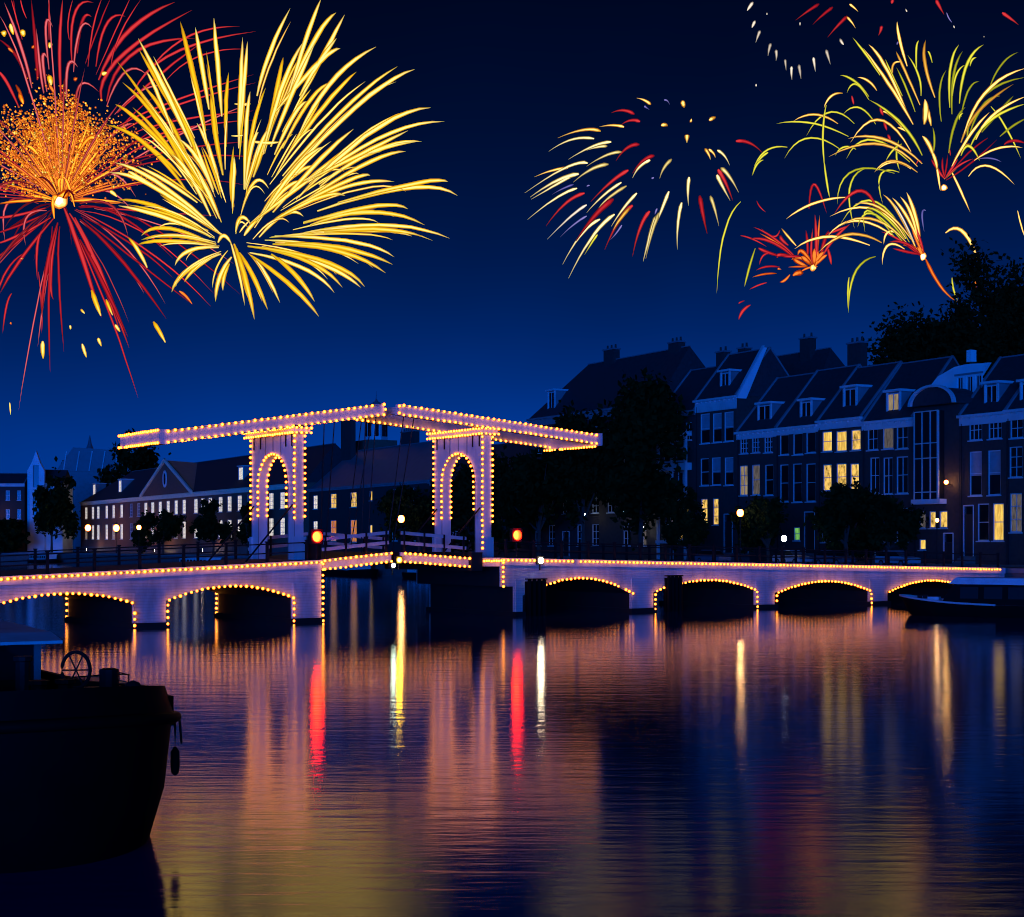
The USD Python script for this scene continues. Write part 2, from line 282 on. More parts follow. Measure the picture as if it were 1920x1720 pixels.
# portals and balance beams
PORT = [dict(s=(-14.16, -13.59), top=11.12, spring=8.1, cap=(11.12, 11.48), beam=((-22.14, 10.59), (-7.98, 12.83)), h=.72),
        dict(s=(-.74, -.08), top=11.58, spring=8.57, cap=(11.58, 11.98), beam=((8.49, 11.62), (-6.99, 12.87)), h=.68)]
Y0, Y1, OA, OB, AR = 2.2, 7.95, 3.08, 6.95, 1.935
for P in PORT:
    pts = [(OB, 3.0), (Y1, 3.0), (Y1, P['top']), (Y0, P['top']), (Y0, 3.0), (OA, 3.0)] + [(5.015 - AR * math.cos(t), P['spring'] + AR * math.sin(t)) for t in np.linspace(0, math.pi, 21)]
    m = MB(); m.prism(pts, P['s'][0], P['s'][1], 'yz'); po = obj('portal', m, M['white_plain'], bridge)
    m = MB(); m.box(P['s'][0] - .26, P['s'][1] + .27, Y0 - .33, Y1 + .33, *P['cap']); obj('cap_beam', m, M['white_plain'], po)
    for y in (Y0 + .35, OA + .25, OB - .25, Y1 - .35):
        m = MB(); m.box(P['s'][0] - .05, P['s'][0] - .003, y - .05, y + .05, P['top'] - .75, P['top'] - .003); obj('iron_strap', m, M['iron'], po)
    for y in (4.0, 5.015, 6.03):
        za_ = P['spring'] + math.sqrt(max(0, AR ** 2 - (y - 5.015) ** 2)) + .12
        m = MB(); m.box(P['s'][0] - .035, P['s'][0] - .003, y - .03, y + .03, za_, P['top'] - .02); obj('batten', m, M['trim_dull'], po)
    for y in (Y0 + .02, Y1 - .07, OA - .06, OB + .02):
        m = MB(); m.box(P['s'][0] - .03, P['s'][0] - .003, y, y + .05, dk(-14), P['spring']); obj('batten', m, M['trim_dull'], po)
    for y in (Y0 + .3, Y1 - .3):
        m = MB(); m.beam((P['s'][0], y, 6.9), (P['s'][0] - 3.1, y, dk(P['s'][0] - 3.1)), .08, .08); obj('raking_strut', m, M['iron'], po)
    for y in (Y0 + .02, Y1 - .02):
        m = MB(); m.box(P['s'][0] - .12, P['s'][1] + .12, y - .14, y + .14, dk(-14), 5.0); obj('leg_shoe', m, M['white_plain'], po)
    (sa, za), (sb, zb) = P['beam']; u = np.array([sb - sa, zb - za]); u /= np.linalg.norm(u); sg = np.sign(sb - sa)
    for y in (Y0 + .25, Y1 - .25):
        m = MB(); m.beam((sa, y, za), (sb, y, zb), .42, P['h']); bm = obj('balance_beam', m, M['white_plain'], bridge)
        for t in (.04, .13, .27, .42, .5, .62, .71, .84, .93):
            c = np.array([sa, za]) + t * (np.array([sb, zb]) - np.array([sa, za])); n2 = np.array([-u[1], u[0]]) * np.sign(u[0]) * (P['h'] / 2 + .03)
            m = MB(); m.beam((c[0] - n2[0], y, c[1] - n2[1]), (c[0] + n2[0], y, c[1] + n2[1]), .09, .5); obj('iron_band', m, M['iron'], bm)
        st = np.array([sb, zb]) - u * .5
        for off in (0, .75):
            q = st - u * off; ft = (-9.0 + .1 if sg > 0 else -8.1) - sg * (.3 + off * .5)
            m = MB(); m.tube([(q[0], y, q[1] - .3), (ft, y - .1, dk(ft))], .035, 5); obj('lift_rod', m, M['iron'], bridge)
        pc = np.array([sum(P['s']) / 2, 0]); zc = za + (pc[0] - sa) / (sb - sa) * (zb - za)
        m = MB(); m.box(pc[0] - .3, pc[0] + .3, y - .3, y + .3, P['cap'][1], zc - P['h'] * .5 + .06); obj('pivot_block', m, M['iron'], po)
    m = MB(); m.box(min(sa, sa - sg * .55), max(sa, sa - sg * .55), Y0 + .02, Y1 - .02, za - .42, za + .42); obj('counterweight', m, M['white_plain'], bridge)
    m = MB(); m.box(sb - sg * .25 - .16, sb - sg * .25 + .16, Y0 + .46, Y1 - .46, zb - .22, zb + .2); obj('tie_bar', m, M['white_plain'], bridge)
# timber fenders in front of the arches
for s0, s1, z, lab in ((.86, 2.3, 2.3, 'black timber fender in front of the arch next to the slim bridge pier'), (12.45, 13.75, 2.38, 'black timber fender at the left end of the second arch right of the opening')):
    f = thing('timber_fender', lab, 'fender', (*(BO + DV * (s0 + s1) / 2 - NV * .5), 0), BROT)
    h = (s1 - s0) / 2
    for k in range(4):
        x = -h + .15 + k * (2 * h - .3) / 3; m = MB(); m.lathe([(.15, -2), (.15, z - .15), (.1, z)], (x, 0, 0), 8); obj('pile', m, M['hull'], f)
    m = MB(); m.box(-h, h, .12, .3, -.5, z - .1); obj('plank_wall', m, M['hull'], f)
    m = MB(); m.box(-h, h, -.16, .3, z + .003, z + .08); obj('cap_plank', m, M['hull'], f)

# ------------------------------------------------------------------ strings of bulbs
BULB = trimesh.creation.icosphere(1, .1)
def resample(pts, step):
    P = np.asarray(pts, float); d = np.r_[0, np.cumsum(np.linalg.norm(np.diff(P, axis=0), axis=1))]; n = max(2, int(round(d[-1] / step)) + 1)
    return np.stack([np.interp(np.linspace(0, d[-1], n), d, P[:, k]) for k in range(3)], 1)
def string(label, lines, step=.34, loc=BLOC, rot=BROT, r=1.0):
    t = thing('festoon_lights', label, 'string lights', loc, rot, 'strings of bulbs outlining the drawbridge')
    cb, bs = MB(), []
    for pts in lines:
        q = resample(pts, step); q += RNG.normal(0, .008, q.shape); cb.tube(q + [0, .06, 0], .012, 4); bs += list(q)
    obj('cable', cb, M['iron'], t)
    for c in bs:
        if RNG.random() < .012: continue                                   # a dead bulb
        obj('bulb', (BULB.vertices * r * RNG.uniform(.85, 1.12) + c, BULB.faces), M['bulb'], t, smooth=True)
    return t
FY = -.27
deckline = lambda a, b, o=-.1, y=FY: [(s, y, dk(s) + o) for s in np.linspace(a, b, 24)]
string('long row of bulbs along the deck edge left of the left portal', [deckline(-36, -13.7)])
string('row of bulbs along the deck edge from the opening to the short gap', [deckline(-.8, 4.6)])
string('longest row of bulbs, along the deck edge over the right-hand arches', [deckline(5.3, 47.7)])
names = ['leftmost arch, above the barge', 'wide arch just left of the opening', 'first arch right of the opening', 'second arch right of the opening', 'third arch right of the opening', 'arch half hidden by the covered boat']
for i, (a, b, sh, pk) in enumerate(ARCHES):
    a2 = a if i not in (2, 3) else (2.5 if i == 2 else 13.95)
    ln = [(s, FY, arch_z(s, a, b, sh, pk)) for s in np.linspace(a2, b, 40)]
    lines = [ln + ([(b, FY, .15)] if i not in (2,) else [])]
    if i in (1, 4): lines[0] = [(a, FY, .2)] + lines[0]
    if i == 3: lines.append([(a, FY, .2), (a, FY, 1.35), (a + .75, FY, 1.62)])
    if i in (0, 1): lines.append([(b - .05, W + .1, sh), (b - .05, W + .1, .25)])
    string('bulbs along the curve of the ' + names[i], lines)
string('upright row of bulbs down the pier at the left side of the opening', [[(-13.62, FY, 3.4), (-13.62, FY, .1)]])
string('short upright row of bulbs at the right side of the opening', [[(-.86, FY, 3.4), (-.86, FY, 1.9)]], .3)
for (a, b), t in zip(((-13.5, -9.0), (-8.05, -3.4)), ('left', 'right')):
    string(f'two close rows of bulbs along the {t} draw leaf', [deckline(a, b, -.02), deckline(a, b, -.52)], .36)
string('short dense row of bulbs on the slab between hinge block and right span', [deckline(-2.3, -1.0, -.15)], .2)
for P, t in zip(PORT, ('left', 'right')):
    s0, s1 = P['s'][0] - .1, P['s'][1] + .05; zt = P['cap'][0] - .15; lo = 6.1 if t == 'left' else 5.9
    string(f'bulbs down the outer edges of the {t} portal', [[(s0, Y1 - .02, zt), (s0, Y1 - .02, lo)], [(s0 + .02, Y0 - .08, zt), (s0 + .02, Y0 - .08, lo - (1.6 if t == 'right' else 0))], [(s1, Y0 - .08, zt), (s1, Y0 - .08, lo + .1)]], .36)
    arc = lambda s, z0: [(s, OB - .03, z0)] + [(s, 5.015 + (AR - .03) * math.cos(q), P['spring'] + (AR - .03) * math.sin(q)) for q in np.linspace(0, math.pi, 30)] + [(s, OA + .03, z0 + .5)]
    string(f'double row of bulbs round the arch of the {t} portal', [arc(s0, 6.3), arc(P['s'][1] - .02, 6.3)], .36)
    c0, c1 = P['cap']; e = .36; sc = P['s'][0] - .34; yc = Y0 - .41
    string(f'dense double row of bulbs along the cap beam of the {t} portal', [[(sc, Y1 + e, c1 - .05), (sc, yc, c1 - .05), (P['s'][1] + .3, yc, c1 - .05)], [(sc, Y1 + e, c0 + .02), (sc, yc, c0 + .02), (P['s'][1] + .3, yc, c0 + .02)]], .32)
    (sa, za), (sb, zb) = P['beam']; h = P['h'] / 2 - .05; sg = np.sign(sb - sa)
    for y, w in ((Y0 - .05, 'near'), (Y1 - .55, 'far')):
        ls = [[(sa, y, za + h), (sb, y, zb + h), (sb, y, zb - h), (sa, y, za - h)]] if w == 'near' else [[(sb, y, zb - h), (sa, y, za - h)]]
        string(f'bulbs along the {w} balance beam over the {t} portal', ls, .42)
    sx = sa - .62 if sg > 0 else sa - .1
    string(f'dense rows of bulbs on the counterweight of the {t} balance beams', [[(sx, Y0, za + .34), (sx, Y1, za + .34)], [(sx, Y0, za - .36), (sx, Y1, za - .36)]] if sg > 0 else [[(sx, Y0, za - .5), (sx, Y1, za - .5)]], .3)

# signal and navigation lamps on the bridge
def bpt(s, w, z): p = BO + DV * s + NV * w; return (p[0], p[1], z)
def signal(label, s, w, z, mat, r, foot):
    t = thing('signal_lamp', label, 'signal lamp', bpt(s, w, foot), BROT)
    m = MB(); m.lathe([(.05, 0), (.05, z - foot - r)], (0, .12, 0), 8); obj('post', m, M['iron'], t)
    m = MB(); m.box(-r * 1.15, r * 1.15, .02, .3, z - foot - r * 1.3, z - foot + r * 1.3); obj('housing', m, M['iron'], t)
    m = MB(); m.ball((0, -.02, z - foot), (r, .1, r), 2); obj('lens', m, mat, t, smooth=True)
    m = MB(); m.box(-r * 1.2, r * 1.2, -.3, .03, z - foot + r * 1.32, z - foot + r * 1.42); obj('hood', m, M['iron'], t)
signal('red signal lamp on its post beside the left portal', -13.9, -.1, 4.98, M['red'], .33, dk(-13.9))
signal('red signal lamp on its post beside the right portal', .35, -.1, 5.12, M['red'], .33, dk(.3))
signal('yellow signal lamp hung where the two draw leaves meet', -8.5, -.35, 3.6, M['yellow_lamp'], .17, 3.0)
signal('pale white signal lamp just below the yellow one at the middle of the opening', -8.95, -.4, 3.28, M['green_white'], .13, 2.7)
signal('white lamp on the deck edge right of the opening', 2.0, -.35, 3.52, M['white_lamp'], .2, 2.9)
cb = thing('control_cabinet', 'dark iron control cabinet standing at the foot of the left portal', 'cabinet', bpt(-13.7, .8, dk(-13.7)), BROT)
m = MB(); m.box(-.4, .4, -.25, .25, 0, .95); obj('cabinet_body', m, M['iron'], cb)
m = MB(); m.box(-.46, .46, -.31, .31, .953, 1.02); obj('lid', m, M['iron'], cb)

# ------------------------------------------------------------------ houses
def window(par, x, w, z0, z1, y=.1, pane='glass', cols=2, rows=2, name='window', sill=True):
    m = MB(); b = .1; x0, x1 = x - w / 2, x + w / 2
    m.box(x0, x0 + b, y - .03, y + .1, z0, z1); m.box(x1 - b, x1, y - .03, y + .1, z0, z1)
    m.box(x0 + b, x1 - b, y - .03, y + .1, z0, z0 + b); m.box(x0 + b, x1 - b, y - .03, y + .1, z1 - b, z1)
    for k in range(1, cols): c = x0 + k * w / cols; m.box(c - .03, c + .03, y - .01, y + .09, z0 + b, z1 - b)
    for k in range(1, rows): c = z0 + k * (z1 - z0) / rows; m.box(x0 + b, x1 - b, y - .008, y + .088, c - .035, c + .035)
    wn = obj(name, m, M['frame'], par)
    p = MB()
    if pane == 'blind':
        zm = z0 + (z1 - z0) * .45; p.box(x0 + b, x1 - b, y + .05, y + .08, z0 + b, zm); obj('pane', p, M['glass'], wn)
        p = MB(); p.box(x0 + b, x1 - b, y + .05, y + .08, zm + .002, z1 - b); obj('blind', p, M['blind'], wn)
    else:
        p.box(x0 + b, x1 - b, y + .05, y + .08, z0 + b, z1 - b); obj('pane', p, M[pane], wn)
    if sill:
        p = MB(); p.box(x0 - .1, x1 + .1, -.14, y - .035, z0 - .12, z0 - .004); obj('sill', p, M['frame'], wn)
    return wn

def house(name, label, cat, u0, u1, eave, ridge, wins, wall='brick', depth=11., cornice=.7, corn='trim', dormers=(), chimneys=(), doors=(), hip=None, loc=None, rot=None, roof='tile', group='canal houses on the far bank', base=BASE, verge=True, door_mat='darkwood'):
    loc = (*Q(u0, 0), base) if loc is None else loc; rot = QROT if rot is None else rot
    h = thing(name, label, cat, loc, rot, group); w, ez, rz = u1 - u0, eave - base, ridge - base
    face = sbox(.03, 0, w - .03, ez)
    for (x, ww, z0, z1, *_) in wins: face = face.difference(sbox(x - u0 - ww / 2, z0 - base, x - u0 + ww / 2, z1 - base))
    for (x, ww, z0, z1) in doors: face = face.difference(sbox(x - u0 - ww / 2, z0 - base, x - u0 + ww / 2, z1 - base))
    m = MB()
    for g in getattr(face, 'geoms', [face]): m.prism(g, 0, .34, 'xz')
    m.box(.03, w - .03, .35, depth, 0, ez); obj('wall', m, M[wall], h)
    for (x, ww, z0, z1, *k) in wins:
        k = k or ['glass']; window(h, x - u0, ww, z0 - base, z1 - base, pane=k[0], cols=(k[1] if len(k) > 1 else 2), rows=(k[2] if len(k) > 2 else 2))
    for (x, ww, z0, z1) in doors:
        m = MB(); x -= u0; m.box(x - ww / 2, x + ww / 2, .12, .3, z0 - base, z1 - base - .9); d = obj('door', m, M[door_mat], h)
        m = MB(); m.box(x - ww / 2 - .1, x - ww / 2, -.05, .3, z0 - base, z1 - base); m.box(x + ww / 2, x + ww / 2 + .1, -.05, .3, z0 - base, z1 - base); m.box(x - ww / 2, x + ww / 2, -.05, .3, z1 - base - .1, z1 - base + .02); obj('door_frame', m, M['frame'], d)
        m = MB(); m.box(x - ww / 2, x + ww / 2, .15, .25, z1 - base - .897, z1 - base - .103); obj('fanlight', m, M['glass'], d)
        if z0 > base + .3:
            m = MB(); n = 5
            for k in range(n): m.box(x - ww / 2 - .3, x + ww / 2 + .3, -1.5 + k * .3, -.02, (z0 - base) * k / n, (z0 - base) * (k + 1) / n - .003)
            obj('stoop', m, M['stone'], h)
    if cornice:
        m = MB(); m.box(-.02, w + .02, -.12, -.004, ez - cornice, ez - .24); m.box(-.08, w + .08, -.45, -.003, ez - .237, ez + .02); c = obj('cornice', m, M[corn], h)
        m = MB()
        for x in np.arange(.4, w - .2, .9): m.box(x, x + .16, -.32, -.122, ez - .42, ez - .24)
        obj('bracket', m, M[corn], c, kind='stuff')
    # roof: ridge along the street, hipped at an end if asked
    hl, hr = (hip or (0, 0)); y0, y1, ym = -.1, depth + .1, depth / 2
    v = [(0, y0, ez + .024), (w, y0, ez + .024), (w, y1, ez + .024), (0, y1, ez + .024), (hl, ym, rz), (w - hr, ym, rz)]
    m = MB(); m.add(v, [[0, 1, 5], [0, 5, 4], [2, 3, 4], [2, 4, 5], [1, 2, 5], [3, 0, 4], [0, 3, 2], [0, 2, 1]]); rf = obj('roof', m, M[roof], h)
    if verge:
        for x, hx in ((.06, hl), (w - .06, w - hr if hr else w - .06)):
            if (x < 1 and hl) or (x > 1 and hr): continue
            m = MB(); m.beam((x, y0 - .05, ez + .1), (x, ym, rz + .1), .22, .2); m.beam((x, ym, rz + .1), (x, y1, ez + .1), .22, .2); obj('verge', m, M['trim_dull'], rf)
    m = MB(); m.beam((hl, ym, rz + .03), (w - hr, ym, rz + .03), .3, .14); obj('ridge_cap', m, M['lead'], rf)
    for (x, ww, z0, z1, *k) in dormers:
        x -= u0; z0, z1 = z0 - base, z1 - base; yy = .25 + max(0, (z0 - ez)) / (rz - ez) * ym; yb = min(ym, ym * (z1 - ez) / (rz - ez) + .2)
        m = MB(); m.box(x - ww / 2 - .18, x + ww / 2 + .18, yy + .12, max(yb, yy + 1), z0 - .3, z1 + .15); dm = obj('dormer', m, M['trim_dull'], h)
        m = MB(); m.box(x - ww / 2 - .2, x - ww / 2, yy - .06, yy + .117, z0 - .2, z1 + .15); m.box(x + ww / 2, x + ww / 2 + .2, yy - .06, yy + .117, z0 - .2, z1 + .15); obj('dormer_front', m, M['trim'], dm)
        m = MB(); m.box(x - ww / 2 - .45, x + ww / 2 + .45, yy - .3, max(yb, yy + 1) + .1, z1 + .155, z1 + .4); obj('dormer_roof', m, M['trim'], dm)
        k = k or ['glass']; pm = MB(); pm.box(x - ww / 2 + .1, x + ww / 2 - .1, yy + .06, yy + .1, z0 + .1, z1 - .05); obj('pane', pm, M[k[0]], dm)
        m = MB(); m.box(x - ww / 2, x - ww / 2 + .1, yy, yy + .115, z0, z1); m.box(x + ww / 2 - .1, x + ww / 2, yy, yy + .115, z0, z1); m.box(x - .05, x + .05, yy, yy + .11, z0 + .1, z1 - .1); m.box(x - ww / 2 + .1, x + ww / 2 - .1, yy, yy + .112, z0, z0 + .1); m.box(x - ww / 2 + .1, x + ww / 2 - .1, yy, yy + .112, z1 - .1, z1); obj('window_frame', m, M['frame'], dm)
    for (x, yv, ww, zt) in chimneys:
        x -= u0; zt -= base; zb = ez; m = MB(); m.box(x - ww / 2, x + ww / 2, yv - .5, yv + .5, zb, zt); ch = obj('chimney', m, M['brick'], h)
        m = MB(); m.box(x - ww / 2 - .12, x + ww / 2 + .12, yv - .62, yv + .62, zt + .002, zt + .2); obj('chimney_cap', m, M['lead'], ch)
        m = MB()
        for q in np.linspace(-ww / 2 + .3, ww / 2 - .3, max(2, int(ww / .7))): m.lathe([(.16, zt + .203), (.12, zt + .75)], (x + q, yv, 0), 7)
        obj('chimney_pot', m, M['brick2'], ch)
    m = MB(); m.tube([(.3, -.1, .1), (.3, -.1, ez - .8)], .06, 6); obj('downpipe', m, M['iron'], h)
    return h

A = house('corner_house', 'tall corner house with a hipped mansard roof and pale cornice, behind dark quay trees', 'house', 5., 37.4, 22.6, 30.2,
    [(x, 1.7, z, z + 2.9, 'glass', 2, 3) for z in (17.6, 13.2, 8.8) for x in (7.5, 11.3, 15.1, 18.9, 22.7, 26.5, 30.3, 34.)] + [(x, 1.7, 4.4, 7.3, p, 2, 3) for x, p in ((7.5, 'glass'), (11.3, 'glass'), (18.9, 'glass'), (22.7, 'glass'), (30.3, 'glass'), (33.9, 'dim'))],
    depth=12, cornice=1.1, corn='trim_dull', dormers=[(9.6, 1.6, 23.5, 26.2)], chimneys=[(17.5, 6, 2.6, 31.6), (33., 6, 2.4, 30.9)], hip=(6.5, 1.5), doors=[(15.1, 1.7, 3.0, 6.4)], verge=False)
house('narrow_house', 'narrow house with a white two-storey bay, next right of the corner house', 'house', 37.5, 45.3, 21.0, 26.8,
    [(38.7, 1.3, 17.4, 19.9, 'dim'), (41.3, 1.5, 17.4, 19.6), (43.9, 1.3, 17.4, 19.6), (39.6, 2.1, 14.9, 16.6, 'glass', 1, 1), (42.2, 2.0, 14.9, 16.6, 'glass', 1, 1), (39.9, 2.0, 10.1, 13.6), (42.6, 2.0, 10.1, 13.6), (39.9, 2.0, 5.2, 9.0), (42.9, 2.0, 5.2, 9.0, 'lit_b')], depth=10, cornice=.6, corn='trim_dull', chimneys=[(44.3, 5, 1.6, 28.4)])
bay = thing('house_bay', 'white painted timber bay with pillars on the front of the narrow house', 'bay window', (*Q(41.4, 0), BASE), QROT)
for x in (-2.9, 0, 2.9):
    m = MB(); m.box(x - .17, x + .17, -.9, -.6, .2, 15.6); obj('pillar', m, M['trim'], bay)
for z0, z1 in ((15.4, 15.95), (11.2, 12.1), (2.2, 2.6)):
    m = MB(); m.box(-3.2, 3.2, -1.0, -.02, z0, z1); obj('bay_ledge', m, M['trim'], bay)
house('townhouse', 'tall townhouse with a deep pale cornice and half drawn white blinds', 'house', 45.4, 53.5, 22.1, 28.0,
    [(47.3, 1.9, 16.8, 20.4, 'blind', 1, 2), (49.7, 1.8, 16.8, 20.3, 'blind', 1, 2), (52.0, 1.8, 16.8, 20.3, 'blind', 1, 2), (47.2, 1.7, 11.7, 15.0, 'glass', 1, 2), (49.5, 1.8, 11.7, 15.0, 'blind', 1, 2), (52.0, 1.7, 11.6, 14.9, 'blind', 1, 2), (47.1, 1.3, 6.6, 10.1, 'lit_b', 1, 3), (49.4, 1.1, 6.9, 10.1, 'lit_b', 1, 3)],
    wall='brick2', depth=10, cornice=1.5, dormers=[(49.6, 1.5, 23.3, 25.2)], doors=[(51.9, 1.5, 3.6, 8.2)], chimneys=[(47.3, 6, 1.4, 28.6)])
hg = thing('gable_wall', 'pale rendered gable wall rising beside the townhouse dormer', 'wall', (*Q(53.55, 0), BASE), QROT)
m = MB(); m.prism([(-.1, 19.3), (1.3, 19.3), (4.4, 25.5), (3.8, 25.5)], -.13, .13, 'yz'); obj('render', m, M['plaster'], hg)
m = MB(); m.beam((0, -.1, 19.5), (0, 3.9, 25.7), .42, .14); obj('coping', m, M['trim'], hg)
house('brown_house', 'brown brick house with one tall pale lit window on its second floor', 'house', 53.6, 60.8, 17.75, 24.4,
    [(54.9, 1.5, 15.2, 17.0, 'glass', 3, 3), (57.1, 1.5, 15.2, 17.0, 'glass', 3, 3), (59.4, 1.5, 15.1, 16.9, 'glass', 3, 3), (54.8, 1.5, 10.3, 13.8, 'pale', 2, 3), (57.1, 1.5, 10.3, 13.8, 'dim', 1, 2), (59.5, 1.5, 10.2, 13.7, 'glass', 1, 2), (56.9, 1.3, 4.8, 7.9, 'glass', 1, 2), (59.1, 1.4, 4.9, 6.3, 'pale', 2, 1)],
    wall='brick2', cornice=.9, depth=12, dormers=[(57.3, 2.1, 18.7, 20.7)], doors=[(55.0, 1.3, 3.5, 7.6)])
house('plain_house', 'plain dark house with three tall unlit windows and a small green lit one below', 'house', 60.85, 68.0, 17.75, 24.6,
    [(62.2, 1.6, 14.7, 17.0, 'glass', 1, 1), (64.6, 1.7, 14.6, 17.0, 'glass', 1, 1), (66.8, 1.6, 14.7, 17.0, 'glass', 1, 1), (62.2, 1.5, 9.4, 13.6, 'glass', 1, 2), (64.5, 1.6, 9.3, 13.6, 'glass', 1, 2), (66.8, 1.6, 9.3, 13.5, 'glass', 1, 2), (64.4, 1.1, 5.0, 6.5, 'green', 1, 2)],
    cornice=.8, depth=12, dormers=[(64.9, 1.6, 18.5, 20.5)], doors=[(66.6, 1.6, 3.6, 8.2)], chimneys=[(66.5, 7, 2.2, 27.2)])
bk = house('back_building', 'high dark tiled roof rising behind the townhouse and the brown house', 'house', 52.5, 72.0, 21.5, 29.4, [], loc=(*Q(32.0, 13.2), BASE), cornice=0, depth=11, chimneys=[(65.2, 5, 2.0, 30.9)], hip=(0, 3), verge=False)
house('lit_house', 'house with three glowing yellow windows under a pale cornice', 'house', 68.05, 75.1, 18.1, 24.2,
    [(69.5, 1.6, 14.7, 16.9, 'lit', 1, 2), (71.8, 1.7, 14.6, 16.8, 'lit', 1, 2), (74.1, 1.5, 14.6, 16.8, 'lit_b', 1, 2), (69.5, 1.4, 10.4, 13.3, 'lit_b', 1, 2), (71.8, 1.6, 10.4, 13.3, 'lit_b', 1, 2), (73.9, 1.4, 10.4, 13.2, 'lit_b', 1, 2), (69.3, 1.5, 4.8, 8.3, 'glass', 2, 3), (71.6, 1.2, 4.9, 8.3, 'glass', 2, 3)],
    wall='brick2', cornice=1.0, depth=11, dormers=[(71.8, 1.8, 19.2, 21.4)], doors=[(73.8, 1.4, 3.4, 7.6)])
house('dormer_house', 'house with a dim lit attic dormer between the lit house and the glass bay', 'house', 75.15, 82.7, 17.5, 24.0,
    [(76.7, 1.6, 14.5, 16.8, 'glass', 2, 2), (79.0, 1.6, 14.5, 16.8, 'dim', 1, 1), (81.1, 1.7, 14.4, 16.7, 'glass', 2, 2), (77.0, 1.4, 9.9, 13.7, 'glass', 2, 2), (79.0, 1.4, 9.8, 13.6, 'glass', 2, 2), (81.1, 1.7, 9.8, 13.6, 'glass', 2, 2), (78.7, 1.4, 4.8, 8.3, 'glass', 2, 3), (81.1, 1.7, 4.8, 8.3, 'glass', 2, 3)],
    cornice=.9, depth=11, dormers=[(79.0, 1.7, 18.1, 20.3, 'pale')], doors=[(76.4, 1.3, 3.4, 7.4)])
mod = house('modern_house', 'dark modern house with a tall glass bay and a curved roof edge', 'house', 82.75, 89.1, 18.6, 19.4, [(84.0, .9, 6.2, 7.9, 'dim', 1, 1), (85.4, .9, 6.2, 7.9, 'lit_b', 1, 1), (86.9, 1.1, 6.2, 7.9, 'lit_b', 1, 1), (84.0, .9, 4.0, 5.1, 'lit', 1, 1)], cornice=0, depth=11, verge=False, doors=[(87.6, 1.2, 2.7, 5.7)])
gb = obj('glass_bay', MB().box(.9, 4.3, -.75, -.01, 6.6, 15.4), M['glass'], mod)
for x in (.9, 2.0, 3.15, 4.3):
    obj('bay_mullion', MB().box(x - (.05 if x < 4 else .22), x + .05, -.83, -.754, 6.6, 15.4), M['trim'], gb)
for z in (7.3, 10.7, 12.2, 15.4): obj('bay_transom', MB().box(.95, 4.25, -.82, -.754, z - .05, z + .05), M['trim'], gb)
obj('bay_sill', MB().box(.6, 4.6, -.95, -.004, 6.1, 6.58), M['trim'], gb)
m = MB(); arcp = lambda r_, zc: [(3.9 + r_ * math.cos(q), zc + r_ * .62 * math.sin(q)) for q in np.linspace(math.pi, 0, 19)]
m.prism(arcp(3.2, 15.95) + arcp(2.85, 15.95)[::-1], -1.5, -1.2, 'xz'); obj('curved_roof_edge', m, M['trim'], mod)
m = MB(); m.prism(arcp(2.83, 15.95), -1.1, 2.3, 'xz'); obj('barrel_roof', m, M['tile'], mod)
wg = thing('white_attic', 'bright white attic storey with three windows above the curved roof', 'attic', (*Q(85.5, 2.5), BASE), QROT)
face = Polygon([(3.8, 15.2), (4.0, 18.74), (5.1, 19.96), (2.0, 20.1), (0.4, 19.98), (-1.9, 19.23), (-3.0, 18.34), (-3.3, 15.2)])
AW = [(1.15, .8), (2.45, .8), (3.65, .8)]
for x, ww in AW: face = face.difference(sbox(x - ww / 2, 16.9, x + ww / 2, 18.9))
obj('white_wall', MB().prism(face, 0, .3, 'xz').box(-1.6, 3.6, .31, 5, 15.5, 18.6), M['plaster'], wg)
for x, ww in AW: window(wg, x, ww, 16.9, 18.9, cols=2, rows=1, sill=False)
obj('lintel', MB().box(.5, 4.3, -.12, -.004, 19.0, 19.2), M['trim_dull'], wg)
obj('chimney', MB().box(2.0, 2.6, .05, .8, 20.3, 21.5), M['plaster'], wg)
house('sash_house', 'dark house with large sash windows, one of them glowing pale yellow at street level', 'house', 89.15, 95.1, 17.2, 23.2,
    [(91.2, 1.7, 14.7, 16.7, 'glass', 3, 2), (93.7, 1.7, 14.7, 16.7, 'glass', 3, 2), (91.2, 1.6, 9.3, 13.6, 'blind', 1, 2), (93.6, 1.6, 9.3, 13.6, 'blind', 1, 2), (92.2, 1.5, 4.9, 8.5, 'glass', 1, 2), (94.1, 1.4, 4.9, 8.5, 'lit', 1, 2)],
    cornice=1.0, depth=11, dormers=[(92.3, 1.4, 18.0, 20.0)], doors=[(90.3, 1.2, 3.4, 8.4)])
house('end_house', 'house with a balcony cut by the right edge of the view', 'house', 95.15, 103.5, 17.3, 23.4,
    [(96.4, 1.6, 14.6, 16.5, 'glass', 2, 2), (99.2, 1.6, 14.6, 16.5, 'glass', 2, 2), (101.8, 1.6, 14.6, 16.5, 'glass', 2, 2), (96.3, 1.6, 10.9, 13.8, 'glass', 2, 3), (99.2, 1.6, 10.9, 13.8, 'glass', 2, 3), (96.3, 1.5, 5.7, 9.4, 'dim', 2, 3), (99.2, 1.5, 5.7, 9.4, 'glass', 2, 3)], wall='brick2', cornice=1.0, depth=11, dormers=[(96.9, 1.2, 17.9, 19.8)], doors=[(101.5, 1.4, 3.2, 7.4)])

